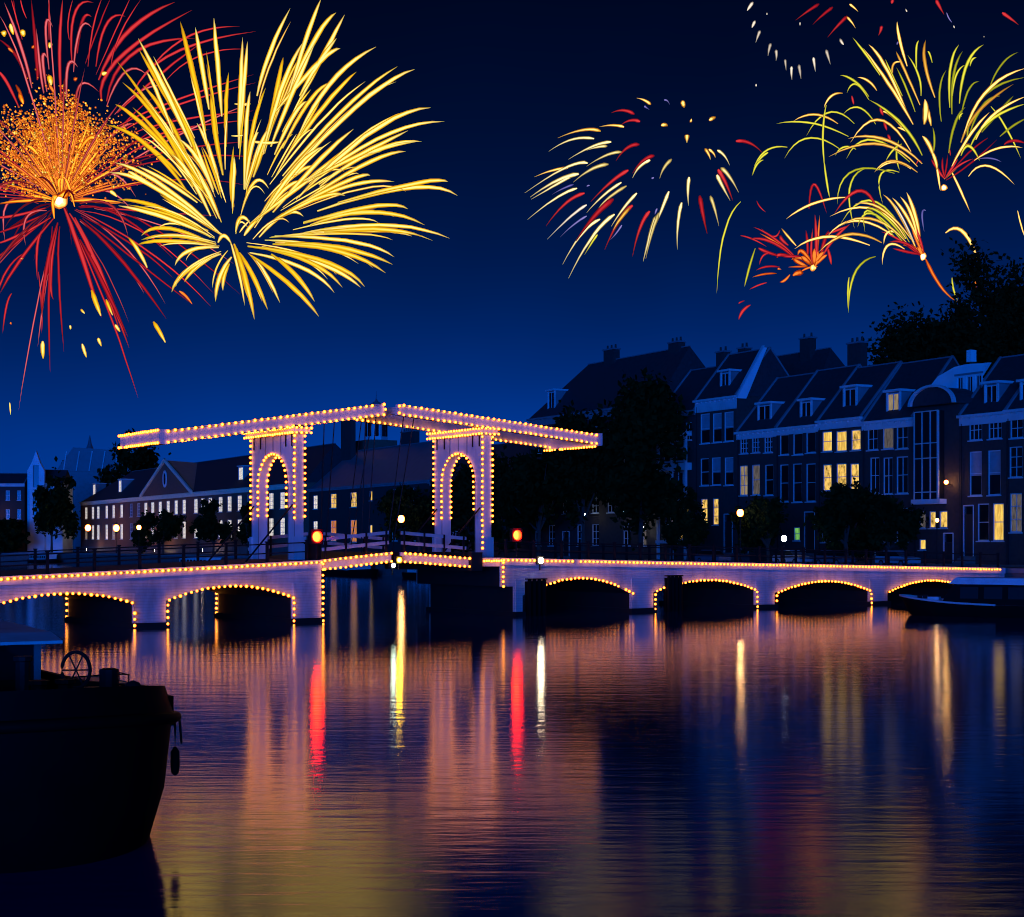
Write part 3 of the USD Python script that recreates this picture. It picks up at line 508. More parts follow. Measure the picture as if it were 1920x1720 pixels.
# the long building on the far bank, its neighbour and the church-like turret
hw = [-241.5, -237.6, -230.6, -225.2, -216.9, -210.3, -202.9, -194.3, -187.8, -182.0, -176.3, -170.3, -164.1, -158.1, -152.2, -145.3, -139.1, -134.1, -127.4, -121.7, -115.5, -109.5, -103.4, -97.3, -91.2, -85.5]
wins = []
for i, x in enumerate(hw[1:]):
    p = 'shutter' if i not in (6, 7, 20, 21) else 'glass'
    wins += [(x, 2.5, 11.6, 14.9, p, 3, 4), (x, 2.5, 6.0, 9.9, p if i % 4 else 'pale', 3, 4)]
wins = [(x + (1.4 if abs(x + 145.3) < 1 else 0), *r) for (x, *r) in wins]
herm = house('long_brick_building', 'long red brick building with a triangular pediment and two rows of pale windows', 'building', -243, -79.5, 16.4, 24.2, wins, wall='brick3', depth=15, cornice=.95, corn='cream',
    dormers=[(-236.5, 2.4, 18.2, 21.2, 'shutter'), (-210.5, 2.4, 18.0, 21.4, 'shutter'), (-119.5, 2.6, 18.0, 21.0, 'shutter')], hip=(24, 3), group='buildings along the far bank', verge=False)
m = MB(); m.prism([(59.5, 13.9), (97.0, 13.9), (78.2, 21.6)], -.5, .2, 'xz'); pd = obj('pediment', m, M['brick3'], herm)
m = MB(); m.beam((58.6, -.6, 13.95), (78.2, -.6, 22.0), .5, .75); m.beam((78.2, -.6, 22.0), (97.9, -.6, 13.95), .5, .75); obj('pediment_cornice', m, M['cream'], pd)
m = MB(); m.add([(59., .2, 14.0), (78.2, .2, 22.0), (97.6, .2, 14.0), (78.2, 7.5, 21.6)], [[0, 1, 3], [1, 2, 3]]); obj('pediment_roof', m, M['slate'], pd)
m = MB(); a = np.linspace(0, 2 * np.pi, 25)[:-1]; ro = Polygon([(78.2 + 1.5 * math.cos(t), 17.6 + 2.0 * math.sin(t)) for t in a]); ri = Polygon([(78.2 + .95 * math.cos(t), 17.6 + 1.45 * math.sin(t)) for t in a])
obj('oval_surround', m.prism(ro.difference(ri), -.68, -.5, 'xz'), M['plaster'], pd); obj('oval_pane', MB().prism(ri, -.6, -.504, 'xz'), M['glass'], pd)
obj('stone_plinth', MB().box(0, 163.5, -.2, -.003, .1, 1.6), M['stone'], herm)
house('warehouse', 'long dark slate roofed building with two lit windows, seen between the portals', 'building', -77.3, -27., 15.0, 22.3,
    [(-74.5, 2.0, 11.2, 13.8, 'shutter', 2, 3), (-66, 2.6, 11.2, 13.9, 'lit_b', 2, 3), (-57, 2.7, 11.2, 13.9, 'lit_b', 2, 3), (-49.6, 1.1, 12.2, 13.9, 'lit', 1, 1), (-74.5, 2.0, 5.2, 9.0, 'shutter', 2, 3), (-66, 2.6, 5.2, 9.0, 'orange', 2, 3), (-57, 2.7, 5.0, 9.0, 'orange', 2, 3), (-49.6, 1.1, 6.4, 8.0, 'lit', 1, 1), (-40, 2.2, 11.2, 13.9), (-33, 2.2, 11.2, 13.9), (-40, 2.2, 5.2, 9.0), (-33, 2.2, 5.2, 9.0)], depth=16, cornice=.5, corn='trim_dull', chimneys=[(-74.0, 6.5, 4.6, 28.0), (-52.5, 9, 5.5, 24.6)], hip=(2, 4), group='buildings along the far bank', roof='slate')
house('dark_house', 'low dark house half hidden by quay trees, right of the right portal', 'building', -26.8, 4.8, 14.6, 20.4,
    [(x, 2.0, z, z + 2.8) for z in (10.6, 5.2) for x in (-23, -18, -13, -8, -3, 2)], depth=14, cornice=.5, corn='trim_dull', chimneys=[(-8, 7, 2.4, 22)], hip=(3, 3), group='buildings along the far bank')
cp = thing('cupola', 'pale octagonal cupola tower rising behind the left portal', 'tower', (*Q(-75.5, 13), BASE), QROT)
obj('tower_shaft', MB().box(-3, 3, -3, 3, 0, 22.0), M['brick3'], cp)
obj('drum', MB().lathe([(1.9, 22.002), (1.9, 26.6)], n=8), M['trim'], cp)
for k in range(8):
    a = math.pi / 4 * k + math.pi / 8; m = MB(); m.beam((1.8 * math.cos(a), 1.8 * math.sin(a), 22.8), (1.8 * math.cos(a), 1.8 * math.sin(a), 25.7), .55, .55); obj('belfry_opening', m, M['iron'], cp)
obj('drum_cornice', MB().lathe([(2.3, 22.1), (2.3, 22.7)], n=8), M['trim'], cp)
obj('drum_cornice', MB().lathe([(2.3, 26.6), (2.35, 27.0)], n=8), M['trim'], cp)
obj('dome', MB().lathe([(2.1, 27.0), (1.9, 28.0), (1.2, 29.0), (.3, 29.6), (.08, 30.2), (.05, 31.5)], n=12), M['lead'], cp, smooth=40)

# far left bank
fl = house('gabled_house', 'narrow pale gabled house standing at the far left beyond the bridge', 'house', 0, 9.2, 21.2, 25.0, [(6.9, 1.2, 15.2, 19.6, 'glass', 1, 2), (8.3, 1.0, 15.2, 19.6, 'glass', 1, 2), (5.6, .9, 9., 13.), (7.6, .9, 9., 13.)], wall='plaster', depth=10, cornice=.6, loc=(-130.5, 432, BASE), rot=0, group='buildings along the far bank', verge=False)
gf = Polygon([(0, 0), (4.6, 0), (4.6, 22.), (3.4, 24.2), (2.3, 27.4), (1.2, 24.2), (0, 22.)]).difference(sbox(1.5, 17.5, 3.1, 23.5)).difference(sbox(1.5, 10, 3.1, 15.5))
gp = obj('gable_front', MB().prism(gf, -1.2, -.05, 'xz'), M['plaster'], fl)
for z0, z1 in ((17.5, 23.5), (10, 15.5)): obj('gable_pane', MB().box(1.5, 3.1, -.9, -.8, z0, z1), M['glass'], gp)
house('far_left_house', 'dark house with a flat pale cornice at the left edge of the view', 'house', 0, 12.5, 21.0, 24.0, [(x, 1.1, z, z + 2.6) for x in (2, 5, 8, 11) for z in (16.5, 11.5, 6.5)], depth=10, cornice=.8, loc=(-143.5, 430, BASE), rot=0, group='buildings along the far bank')
hl = thing('glass_hall', 'large pale hall roof rising behind the houses at the far left', 'building', (-142, 500, BASE), 0)
obj('hall_wall', MB().box(0, 24, 0, 20, 0, 25), M['slate'], hl)
obj('hall_roof', MB().prism([(-.5, 25.002), (24.5, 25.002), (20, 31.5), (5, 32.5)], -.5, 20.5, 'xz'), M['slate'], hl)
for x in np.arange(2, 23, 4): obj('roof_rib', MB().beam((x, -.62, 25.1), (x + 1.0, -.62, 31.3), .2, .3), M['trim'], hl)
tr = thing('spire_turret', 'small pale spired turret among the trees at the upper left', 'turret', (-142.5, 540, BASE), 0)
obj('turret_shaft', MB().box(-2, 2, -2, 2, 0, 31.2), M['brick'], tr)
obj('turret_cornice', MB().lathe([(2.7, 31.203), (3.0, 32.2)], n=12), M['trim'], tr)
obj('spire', MB().lathe([(2.7, 32.2), (1.5, 34.0), (.7, 36.0), (.12, 39.0)], n=12), M['slate'], tr, smooth=50)

FIREWORKS = {
    'yellow': (-523, 585, '''-45 77 -117 187 -217 321 y 9 s;-75 87 -137 205 -207 282 y 9 s;-49 77 -162 197 -221 241 y 9 s;-87 79 -162 165 -237 203 y 9 s;-97 105 -149 155 -212 199 y 8 s;-75 89 -132 175 -188 235 y 8 s;-77 162 -127 267 -178 365 y 10 s;-87 187 -137 275 -177 345 y 8 s;-87 149 -129 225 -169 277 y 9 s;-52 107 -87 199 -119 265 y 10 s;-52 192 -77 307 -99 396 y 11 s;-45 232 -59 317 -71 386 y 9 s;-21 219 -29 317 -36 403 y 9 s;-22 79 -45 157 -68 206 y 8 s;-19 109 -35 199 -41 272 y 10 s;-13 162 -13 242 -8 301 y 8 s;11 159 14 262 18 367 y 9 s;13 187 21 282 27 359 y 8 s;21 82 25 199 32 265 y 8 s;25 105 38 199 61 272 y 8 s;23 87 35 162 48 189 y 8 s;45 257 68 337 107 421 y 8 s;63 175 83 275 94 329 y 9 s;105 262 138 367 165 439 y 9 s;95 242 153 362 193 413 y 10 s;128 252 171 337 209 409 y 9 s;125 257 161 319 194 365 y 9 s;78 225 158 317 201 346 y 9 s;58 157 93 277 131 357 y 9 s;71 162 113 267 153 355 y 9 s;25 82 45 149 67 197 y 9 s;38 105 58 167 73 225 y 9 s;125 187 188 287 268 349 y 9 s;105 149 178 247 231 302 y 9 s;93 159 143 247 183 282 y 8 s;78 147 113 219 138 247 y 8 s;-2 77 2 112 1 141 y 8 s;98 139 138 207 163 247 y 7 s;-57 87 -97 149 -129 197 y 8 s;-37 77 -65 137 -102 177 y 9 s;-37 82 -55 125 -75 179 y 8 s;-112 187 -142 262 -162 302 y 7 s;-27 2 -137 92 -222 132 y 9 s;-37 7 -149 87 -231 113 y 9 s;-67 57 -125 97 -179 125 y 8 s;-42 -8 -137 47 -217 62 y 9 s;-47 -3 -137 32 -215 51 y 9 s;-47 -5 -112 25 -158 35 y 8 s;-42 -18 -125 9 -172 -5 y 8 s;-32 -21 -112 -5 -172 -13 y 8 s;-37 -23 -125 -15 -179 -22 y 8 s;-27 -27 -82 -33 -109 -61 y 8 s;-23 -39 -87 -71 -115 -111 y 9 s;-37 -45 -72 -68 -91 -92 y 7 s;-3 -45 -25 -83 -33 -129 y 9 s;-7 -58 -17 -83 -19 -108 y 7 s;-161 -65 -179 -31 -197 -8 y 8 s;-28 -18 -17 -5 -3 -21 y 8 s;5 2 15 29 33 17 y 8 s;21 -5 33 12 48 27 y 8 s;-62 29 -162 95 -197 115 y 8 s;-22 -3 -82 37 -137 72 y 9 s;-42 32 -82 109 -115 147 y 9 s;-25 27 -52 87 -77 135 y 9 s;1 49 -3 92 1 162 y 8 s;-22 77 -37 122 -47 162 y 7 s;2 -21 23 -86 40 -162 y 10 s;7 -29 19 -79 27 -120 y 8 s;12 -37 39 -84 65 -144 y 9 s;36 -45 62 -79 88 -131 y 8 s;33 -42 109 -99 161 -157 y 9 s;72 -40 119 -81 153 -129 y 9 s;31 -37 132 -66 190 -112 y 8 s;67 -32 150 -58 205 -102 y 8 s;28 -25 171 -53 247 -101 y 9 s;93 -34 184 -66 239 -102 y 9 s;75 -21 197 -34 286 -75 y 9 s;98 -19 210 -29 299 -59 y 9 s;78 -6 223 -16 302 -45 y 8 s;132 0 289 15 406 -10 y 8 s;171 2 275 7 354 -6 y 8 s;72 -8 249 5 335 -6 y 8 s;132 20 262 39 359 15 y 8 s;132 18 262 50 328 45 y 8 s;145 15 236 39 302 31 y 8 s;158 41 328 85 421 70 y 9 s;197 57 341 93 403 96 y 8 s;158 65 236 93 302 96 y 8 s;98 39 210 96 257 108 y 8 s;130 57 249 130 324 153 y 8 s;161 91 275 158 354 171 y 8 s;145 101 249 153 328 192 y 8 s;109 72 184 135 249 180 y 8 s;93 62 184 127 234 134 y 8 s;54 31 119 122 169 162 y 9 s;44 20 119 127 192 197 y 10 s;75 39 158 132 226 195 y 9 s;72 65 119 111 153 126 y 8 s;65 41 98 83 130 98 y 8 s;62 15 158 65 210 70 y 8 s;49 -8 98 36 132 31 y 8 s;16 39 41 96 67 83 y 7 s;-1 46 1 96 3 143 y 7 s;41 23 109 75 145 101 y 8 s;103 107 243 247 341 307 y 9 s;93 107 213 237 308 312 y 8 s;123 67 263 192 371 235 y 9 s;143 92 283 182 396 209 y 8 s;163 87 253 147 348 172 y 8 s;33 172 63 169 88 171 y 6 s;3 242 23 241 33 243 y 6 s'''),
    'crimson': (-845, 644, '''5 -12 35 -92 75 -217 r 9 s;25 -30 75 -137 127 -274 r 8 s;35 -34 110 -107 197 -220 r 6 s;15 -22 60 -107 110 -244 r 7 s;35 -72 75 -147 125 -254 r 7 s;-7 -40 -27 -122 -37 -214 r 7 s;-7 -42 -20 -134 -15 -184 r 6 s;-15 -32 -75 -107 -115 -172 r 6 s;-27 -32 -90 -82 -130 -112 r 4 s;-33 -52 -45 -82 -45 -147 r 5 s;-3 -47 -5 -134 5 -282 r 4 s;-17 -47 -23 -172 -21 -320 r 4 s;-43 -132 -37 -197 -37 -247 r 3 s;33 18 90 53 140 8 p 5 s;33 6 85 20 135 -20 p 4 s;35 -4 93 -7 125 -64 p 5 s;-37 13 -95 36 -125 3 p 5 s;-33 26 -107 73 -120 33 p 5 s;-43 -4 -100 -2 -105 -77 p 4.5 s;-27 -17 -65 -30 -67 -82 p 4.5 s;35 -37 103 -97 155 -172 p 5 s;40 -32 135 -107 247 -194 r 3.5 s;37 -27 135 -82 210 -144 r 3.5 s;35 -17 160 -62 285 -172 r 3 s;35 -12 160 -42 335 -174 r 3 s;37 -7 135 -17 297 -27 r 3 s;33 -10 110 -27 210 -107 r 4 s;-20 -30 -77 -62 -130 -82 r 5 s;-27 -22 -85 -47 -130 -62 r 4 s;-30 -12 -90 -27 -130 -30 r 5 s;-93 -172 -103 -197 -110 -247 r 4 s;-70 -97 -105 -134 -125 -197 r 4 s;25 -10 10 38 0 42 q 5 s;-3 18 -5 38 1 42 q 6 s;-13 -32 -16 -4 -15 8 q 6 s;57 -167 65 -190 74 -214 y 8 b;84 -184 89 -197 96 -213 y 5 b;101 -231 105 -237 110 -244 y 6 b;173 -226 183 -242 195 -264 y 7 b;-35 -262 -35 -277 -34 -294 y 8 b;39 -267 43 -280 47 -292 y 6 b;69 -256 71 -262 75 -271 y 6 b;16 -232 17 -236 17 -240 y 4 b;37 -202 40 -206 44 -210 y 4 b;137 -142 143 -147 150 -157 y 5 b;-96 -227 -95 -228 -94 -231 e 4 b;90 19 97 16 104 9 y 7 b;-75 -106 -74 -107 -74 -108 y 6 b;-33 10 -31 6 -31 0 y 7 b;221 -168 233 -177 245 -192 e 6 b;-3 0 0 0 3 -1 f 22 b;-15 8 -10 6 -5 3 q 14 b;0 18 3 13 5 3 q 22 b;0 190 -3 290 3 383 r 6 s;-45 228 -47 278 -57 383 r 7 s;-33 203 -40 253 -47 324 p 5 s;-55 213 -75 288 -107 373 p 6 s;-60 203 -80 266 -120 306 r 6 s;-80 178 -105 228 -120 243 r 6 s;10 190 13 256 31 252 p 6 s;27 153 35 218 70 206 p 5 s;20 113 27 158 45 160 q 5 s;-27 206 -35 270 -26 268 p 6 s;-23 248 -29 333 -16 327 p 5 s;20 258 25 353 60 373 r 5 s;23 243 35 323 57 326 p 5 s;30 278 40 340 57 346 r 6 s;75 190 110 270 245 359 r 8 s;70 228 125 318 213 374 r 8 s;65 253 85 333 120 347 r 5 s;85 188 135 278 250 306 r 7 s;85 178 120 243 160 238 p 5 s;100 163 150 208 195 216 p 4 s;100 138 210 188 360 238 r 4 s;110 128 210 178 365 223 r 4 s;135 203 210 278 365 319 r 5 s;160 238 235 308 335 328 r 4 s;197 228 260 273 345 286 r 3 s;90 90 210 133 360 153 r 4 s;93 66 210 96 360 113 r 3 s;95 56 235 83 365 83 r 3 s;135 128 223 153 360 170 r 4 s;105 166 185 238 260 296 r 5 s;93 253 110 313 150 380 r 3 s;45 258 70 328 93 383 r 3 s;50 253 60 328 77 383 r 3 s;65 238 105 328 130 383 r 2.5 s;-73 303 -85 346 -95 383 r 2.5 s;-83 333 -87 356 -90 383 r 2.5 s;-23 303 -23 343 -23 383 r 2.5 s;15 303 13 340 23 383 r 2.5 s;-65 343 -73 363 -77 383 r 2.5 s;33 93 55 120 70 106 q 7 s;65 88 105 133 135 146 p 7 s;-65 103 -55 100 -40 83 q 6 s;-109 320 -108 316 -107 309 y 9 b;-96 333 -93 323 -90 313 y 7 b;-74 322 -72 316 -70 309 y 9 b;-20 298 -21 293 -22 288 y 8 b;-23 236 -21 228 -19 218 y 10 b;76 239 80 240 85 242 y 7 b;-55 292 -53 290 -50 288 e 7 b;25 233 27 229 29 227 e 8 b;-100 288 -95 284 -90 279 e 5 b;-23 218 -17 210 -14 203 e 6 b;-79 203 -75 193 -71 183 q 8 b;-85 218 -77 203 -75 193 e 6 b;-97 -377 -96 -387 -95 -400 y 3 b'''),
    'cream': (325, 772, '''-65 54 -77 62 -91 66 o 4.5 h;-96 36 -117 43 -139 38 r 5 h;-85 22 -103 24 -120 16 r 5 h;-115 12 -137 15 -161 12 o 4.5 h;-159 4 -193 6 -239 -9 o 5 h;-171 -10 -213 -12 -256 -34 c 4.5 h;-139 -16 -175 -25 -219 -49 c 5 h;-147 -24 -165 -26 -185 -32 c 4.5 h;-87 -21 -110 -28 -130 -52 r 5.5 h;-120 -35 -150 -42 -185 -62 c 4.5 h;-59 -42 -80 -52 -99 -75 r 5.5 h;-66 -50 -85 -62 -99 -84 c 6 h;-26 -49 -40 -65 -48 -85 c 5 h;-183 -56 -225 -65 -301 -112 c 5 h;-220 -65 -250 -70 -283 -82 o 4.5 h;-145 -58 -177 -68 -210 -92 c 5.5 h;-200 -76 -243 -90 -291 -120 c 6.5 h;-205 -75 -245 -98 -289 -124 c 5 h;-107 -69 -140 -92 -177 -128 r 6 h;-110 -70 -123 -79 -133 -86 c 4 h;-120 -92 -155 -118 -185 -149 c 4.5 h;-111 -99 -145 -122 -165 -145 c 4.5 h;-203 -103 -243 -122 -296 -162 c 4.5 h;-189 -112 -225 -132 -261 -174 r 5.5 h;-185 -134 -217 -158 -259 -199 w 4.5 h;-185 -155 -210 -172 -235 -195 v 3.5 h;-136 -124 -170 -155 -205 -202 r 8 h;-139 -126 -160 -145 -175 -162 c 4 h;-160 -161 -195 -190 -230 -246 c 5 h;-133 -152 -175 -195 -219 -272 c 6 h;-165 -190 -177 -208 -189 -228 g 3.5 h;-91 -112 -117 -142 -139 -175 c 5 h;-99 -135 -125 -165 -151 -218 r 6.5 h;-105 -140 -125 -165 -135 -182 o 5 h;-119 -172 -130 -188 -141 -200 v 3 h;-67 -146 -85 -178 -99 -231 r 6 h;-31 -109 -45 -145 -54 -168 c 5.5 h;-53 -155 -65 -188 -79 -240 c 8 h;-50 -150 -63 -188 -74 -235 c 5 h;-7 -130 -14 -170 -15 -218 c 5.5 h;7 -82 5 -108 6 -136 c 5.5 h;27 -118 33 -152 41 -188 r 6.5 h;47 -118 55 -142 63 -174 c 5 h;61 -68 75 -92 89 -126 r 6.5 h;59 -78 70 -100 84 -126 c 6 h;67 -65 83 -82 100 -111 c 6 h;60 -32 73 -42 83 -60 c 4.5 h;37 -29 44 -40 47 -50 o 4.5 h;44 -30 53 -38 56 -46 o 4 h;95 -15 120 -18 144 -36 r 5.5 h;3 -4 3 -10 3 -18 o 7 h;9 25 11 24 12 24 o 6 b;-45 14 -39 16 -33 14 o 5.5 b;-6 61 -4 55 -2 48 o 6.5 b;45 24 51 28 57 30 o 5.5 b;131 90 133 90 133 90 w 4 b;-40 62 -34 61 -29 53 v 3 h;-77 51 -73 48 -67 44 v 3 h;-210 -96 -230 -104 -250 -115 v 3 h;-64 -84 -61 -84 -59 -82 v 3 b;-185 -100 -182 -98 -179 -98 v 2.5 b;104 -128 73 -188 59 -300 g 3 s;131 -216 119 -255 111 -288 g 3.2 s;155 -36 137 -52 125 -79 g 3.5 h;-53 -141 -55 -146 -57 -152 v 3 b'''),
    'dashes': (540, 982, '''-88 36 -93 29 -99 20 w 5 b;-84 1 -87 -5 -90 -12 w 4.5 b;-75 -18 -79 -28 -83 -40 w 4.5 h;-55 -42 -58 -53 -60 -65 w 4.5 h;-45 -54 -44 -64 -45 -74 w 4.5 h;-28 -72 -27 -81 -26 -92 w 3.5 h;-16 -85 -16 -98 -15 -110 w 4.5 h;-2 -82 0 -95 2 -108 w 4.5 h;25 -68 27 -81 29 -95 w 4.5 h;49 -54 53 -67 57 -81 w 4.5 h;75 -33 78 -39 82 -44 w 4 b;35 32 15 19 -8 2 r 4.5 h;61 26 43 12 24 -6 r 4.5 h;88 9 71 -8 52 -30 r 5 h;88 8 97 -2 104 -13 o 3.5 h;93 32 102 25 109 18 o 3.5 h;255 40 262 27 270 13 r 5 h;379 16 395 5 410 -7 r 5 h;153 -9 151 -18 147 -27 r 5 h;174 40 173 37 172 33 r 5 b;-62 16 -62 13 -62 12 w 2 b;0 -2 0 -5 0 -8 w 2 b;198 23 200 19 201 18 w 2 b;275 16 279 6 285 -2 v 2 b;344 -29 345 -29 345 -30 w 2 b;288 -8 289 -11 290 -13 w 2 b'''),
    'fountain': (810, 674, '''-69 224 -83 272 -88 307 o 4.5 s;-45 151 -75 219 -90 251 o 4 s;-43 168 -48 207 -68 244 g 3 s;-51 213 -52 255 -47 272 g 3 s;-17 165 -36 230 -34 273 o 5 s;-22 230 -27 247 -31 251 g 2.5 s;-5 120 -8 179 4 216 g 3 s;11 146 12 221 28 264 g 4 s;15 134 18 207 35 252 g 4 s;16 168 23 207 39 226 g 3 s;29 154 43 227 74 264 g 4.5 s;49 224 53 236 61 240 g 3 s;32 129 46 179 66 195 g 3 s;9 61 21 117 40 147 g 4 s;29 123 30 131 36 136 g 3 s;85 182 108 227 139 250 g 3 s;38 98 82 179 153 220 o 5 s;43 81 71 165 153 203 g 4.5 s;32 81 66 140 130 190 o 5 s;49 100 74 151 105 168 g 4 s;60 86 94 134 156 168 o 4.5 s;49 72 88 123 156 154 g 4.5 s;71 100 105 140 130 168 g 4 s;105 92 130 112 156 127 g 3.5 s;15 36 49 95 85 137 o 4.5 s;15 36 32 67 49 78 o 4 s;32 56 47 74 67 46 g 4 s;57 47 102 70 147 71 o 3.5 s;88 148 116 109 144 51 g 3 s;-41 57 -81 117 -141 161 g 4.5 s;-141 161 -165 190 -182 174 g 3 s;-141 167 -168 196 -195 207 g 3.5 s;-126 178 -142 196 -162 203 o 3.5 s;-128 115 -159 146 -189 134 g 3 s;-58 115 -100 185 -151 257 o 5 s;-67 131 -109 221 -141 264 o 5 s;-120 207 -145 244 -171 277 g 3.5 s;-78 168 -95 202 -110 237 g 3 s;-54 138 -72 185 -89 221 g 3 s;-96 200 -95 227 -78 231 o 3.5 s;-62 64 -120 123 -175 81 o 4 s;-65 99 -78 106 -88 109 o 3.5 s;-75 103 -98 131 -120 139 o 4 s;-41 41 -109 86 -180 88 o 4.5 s;-50 36 -123 78 -216 54 o 4 s;-64 44 -137 86 -183 50 g 3.5 s;-165 68 -188 72 -204 56 g 3 s;-179 92 -249 117 -314 116 g 3 s;-199 116 -241 133 -282 121 o 3.5 s;-168 116 -216 137 -258 93 g 3 s;-193 67 -255 89 -299 51 g 3 s;-221 151 -227 95 -223 28 g 3 s;-190 173 -211 168 -225 146 o 3.5 s;-294 72 -334 65 -358 28 g 3 s;-62 31 -95 44 -126 28 o 3.5 s;-79 78 -95 67 -109 46 g 3 s;-85 84 -89 56 -83 28 g 3 s;-19 53 -29 78 -41 93 o 6 s;-37 115 -34 140 -36 162 o 8 s;-24 112 -29 134 -34 154 o 5 s;-20 61 -18 86 -21 109 g 3 s;-13 30 -17 50 -27 72 o 5 s;1 16 -3 36 -2 53 r 3 s;2 13 15 33 26 50 r 3.5 s;2 13 26 36 54 50 r 3 s;1 13 -16 36 -24 50 r 3 s;4 10 49 41 99 86 r 2.5 s;0 13 4 33 7 58 r 2.5 s;1 13 -10 27 -16 41 r 4 s;1 12 15 25 32 41 o 2.5 s;-52 39 -47 47 -41 41 r 2 s;113 77 130 84 153 79 r 4.5 s;-173 168 -171 160 -169 151 r 3 s;-120 146 -117 138 -114 131 r 4 s;-113 120 -110 112 -107 103 r 4 s;-106 95 -103 91 -100 84 r 4 s;66 50 88 51 108 44 v 2.5 s;-88 264 -87 268 -85 269 v 2.5 s;12 56 11 64 9 70 r 2.5 s;82 89 49 64 18 30 r 2.5 s;46 17 82 37 132 2 o 3.5 s;12 30 30 -7 49 -50 o 3.5 s;-50 25 -96 46 -130 25 o 3.5 s;-16 48 -11 20 -7 -10 o 3.5 s;-5 -3 0 -4 6 -5 f 9 b;-84 25 -119 20 -115 -34 g 3 s;-93 23 -173 26 -200 -35 g 3 s;-142 34 -176 -1 -168 -80 g 3 s;-225 48 -220 8 -214 -24 g 3 s;-339 48 -351 39 -359 19 g 3 s;138 -47 144 -72 152 -98 o 2.5 s'''),
    'palm': (771, 541, '''-11 9 -45 80 -75 116 o 4.5 s;-8 27 -32 77 -58 110 o 5 s;-11 33 -23 80 -43 112 o 5 s;-6 37 -17 83 -31 120 o 6 s;-17 27 -38 70 -54 98 w 3 s;-23 33 -78 89 -128 98 o 4 s;-26 27 -94 104 -155 61 g 3.5 s;-32 33 -94 89 -175 75 o 4 s;-32 27 -94 70 -155 58 o 4 s;-35 33 -78 80 -108 89 g 4 s;-38 27 -94 80 -123 55 g 3.5 s;-48 33 -124 67 -180 37 o 4 s;-54 37 -103 86 -109 46 g 3 s;-41 40 -65 46 -74 23 o 4 s;-35 14 -66 21 -77 -16 o 4 s;-78 26 -140 41 -195 9 o 4.5 s;-100 21 -180 37 -241 14 o 4.5 s;-143 111 -204 100 -257 70 o 4 s;-88 92 -121 123 -166 81 r 5 s;42 44 75 46 106 -16 o 5.5 s;5 -6 35 -59 66 -86 e 5 h;54 -40 57 -62 65 -83 g 3 s;-89 0 -128 -31 -140 -106 g 3.5 s;-139 -39 -141 -65 -140 -105 g 3 s;3 -3 -5 15 -15 40 r 4 s;3 -3 -20 15 -45 33 r 5 s;2 0 -20 18 -38 21 e 5 s;2 0 -11 27 -23 58 e 4 s;-2 0 -32 24 -63 27 r 4 s;-2 3 -32 9 -57 15 r 4 s;2 3 -8 37 -20 70 r 4 s;-2 3 -48 33 -78 46 r 3 s;-4 0 0 0 4 -1 f 12 b;5 86 -2 80 2 46 v 3 s;2 -3 -5 9 -11 18 e 6 s;5 -6 -2 9 -8 37 e 4 s'''),
    'ruby': (565, 521, '''-32 17 -72 53 -112 75 r 3.5 s;-35 17 -78 47 -120 53 r 4.5 s;-63 20 -91 30 -103 36 r 4.5 s;-69 24 -91 24 -101 4 r 3 s;-63 0 -87 1 -107 -6 r 3 s;-69 -12 -91 -13 -114 -19 e 3 s;-87 -29 -103 -34 -120 -42 r 2.5 s;-32 40 -47 57 -60 73 o 3.5 s;-1 4 -4 32 -1 72 r 3.5 s;5 10 6 47 3 98 r 5.5 s;8 17 9 53 12 97 e 3 s;14 17 20 47 29 69 r 5 s;17 20 39 53 69 81 r 4.5 s;26 38 31 20 34 4 r 4.5 s;-8 110 2 155 25 101 r 4 s;26 63 45 69 66 78 r 3.5 s;0 1 -23 17 -41 14 e 5 s;-1 4 -20 29 -29 23 e 6 s;2 4 2 20 2 35 e 8 s;2 7 11 20 20 29 e 7 s;-4 4 -14 14 -23 20 e 7 s;-11 1 -29 10 -38 17 e 6 s;-20 -11 -29 -11 -38 -16 e 8 b;-44 -14 -54 -25 -63 -28 e 4 s;-63 69 -75 57 -97 72 r 3 s;-38 17 -63 41 -100 63 e 4 s;-11 17 -11 44 -14 69 r 4 s;-41 20 -63 23 -67 17 r 5 s;-23 20 -41 20 -60 20 r 4 s;-4 0 0 -1 5 -1 f 10 b;5 4 17 17 26 23 e 5 s;-137 59 -115 53 -87 38 r 2.5 s;-47 41 -60 53 -60 60 r 5 s;8 1 -11 -2 -26 -11 e 3 s;2 0 8 17 5 41 e 5 s;-11 1 -23 1 -47 0 e 3 s;-63 -3 -66 -3 -60 -4 e 3 s;-118 -71 -132 -82 -140 -99 r 4.5 s;-106 124 -100 113 -89 103 r 2 s;303 -26 304 -33 305 -39 e 3 b;-129 -63 -137 -66 -140 -69 r 2 s'''),
}

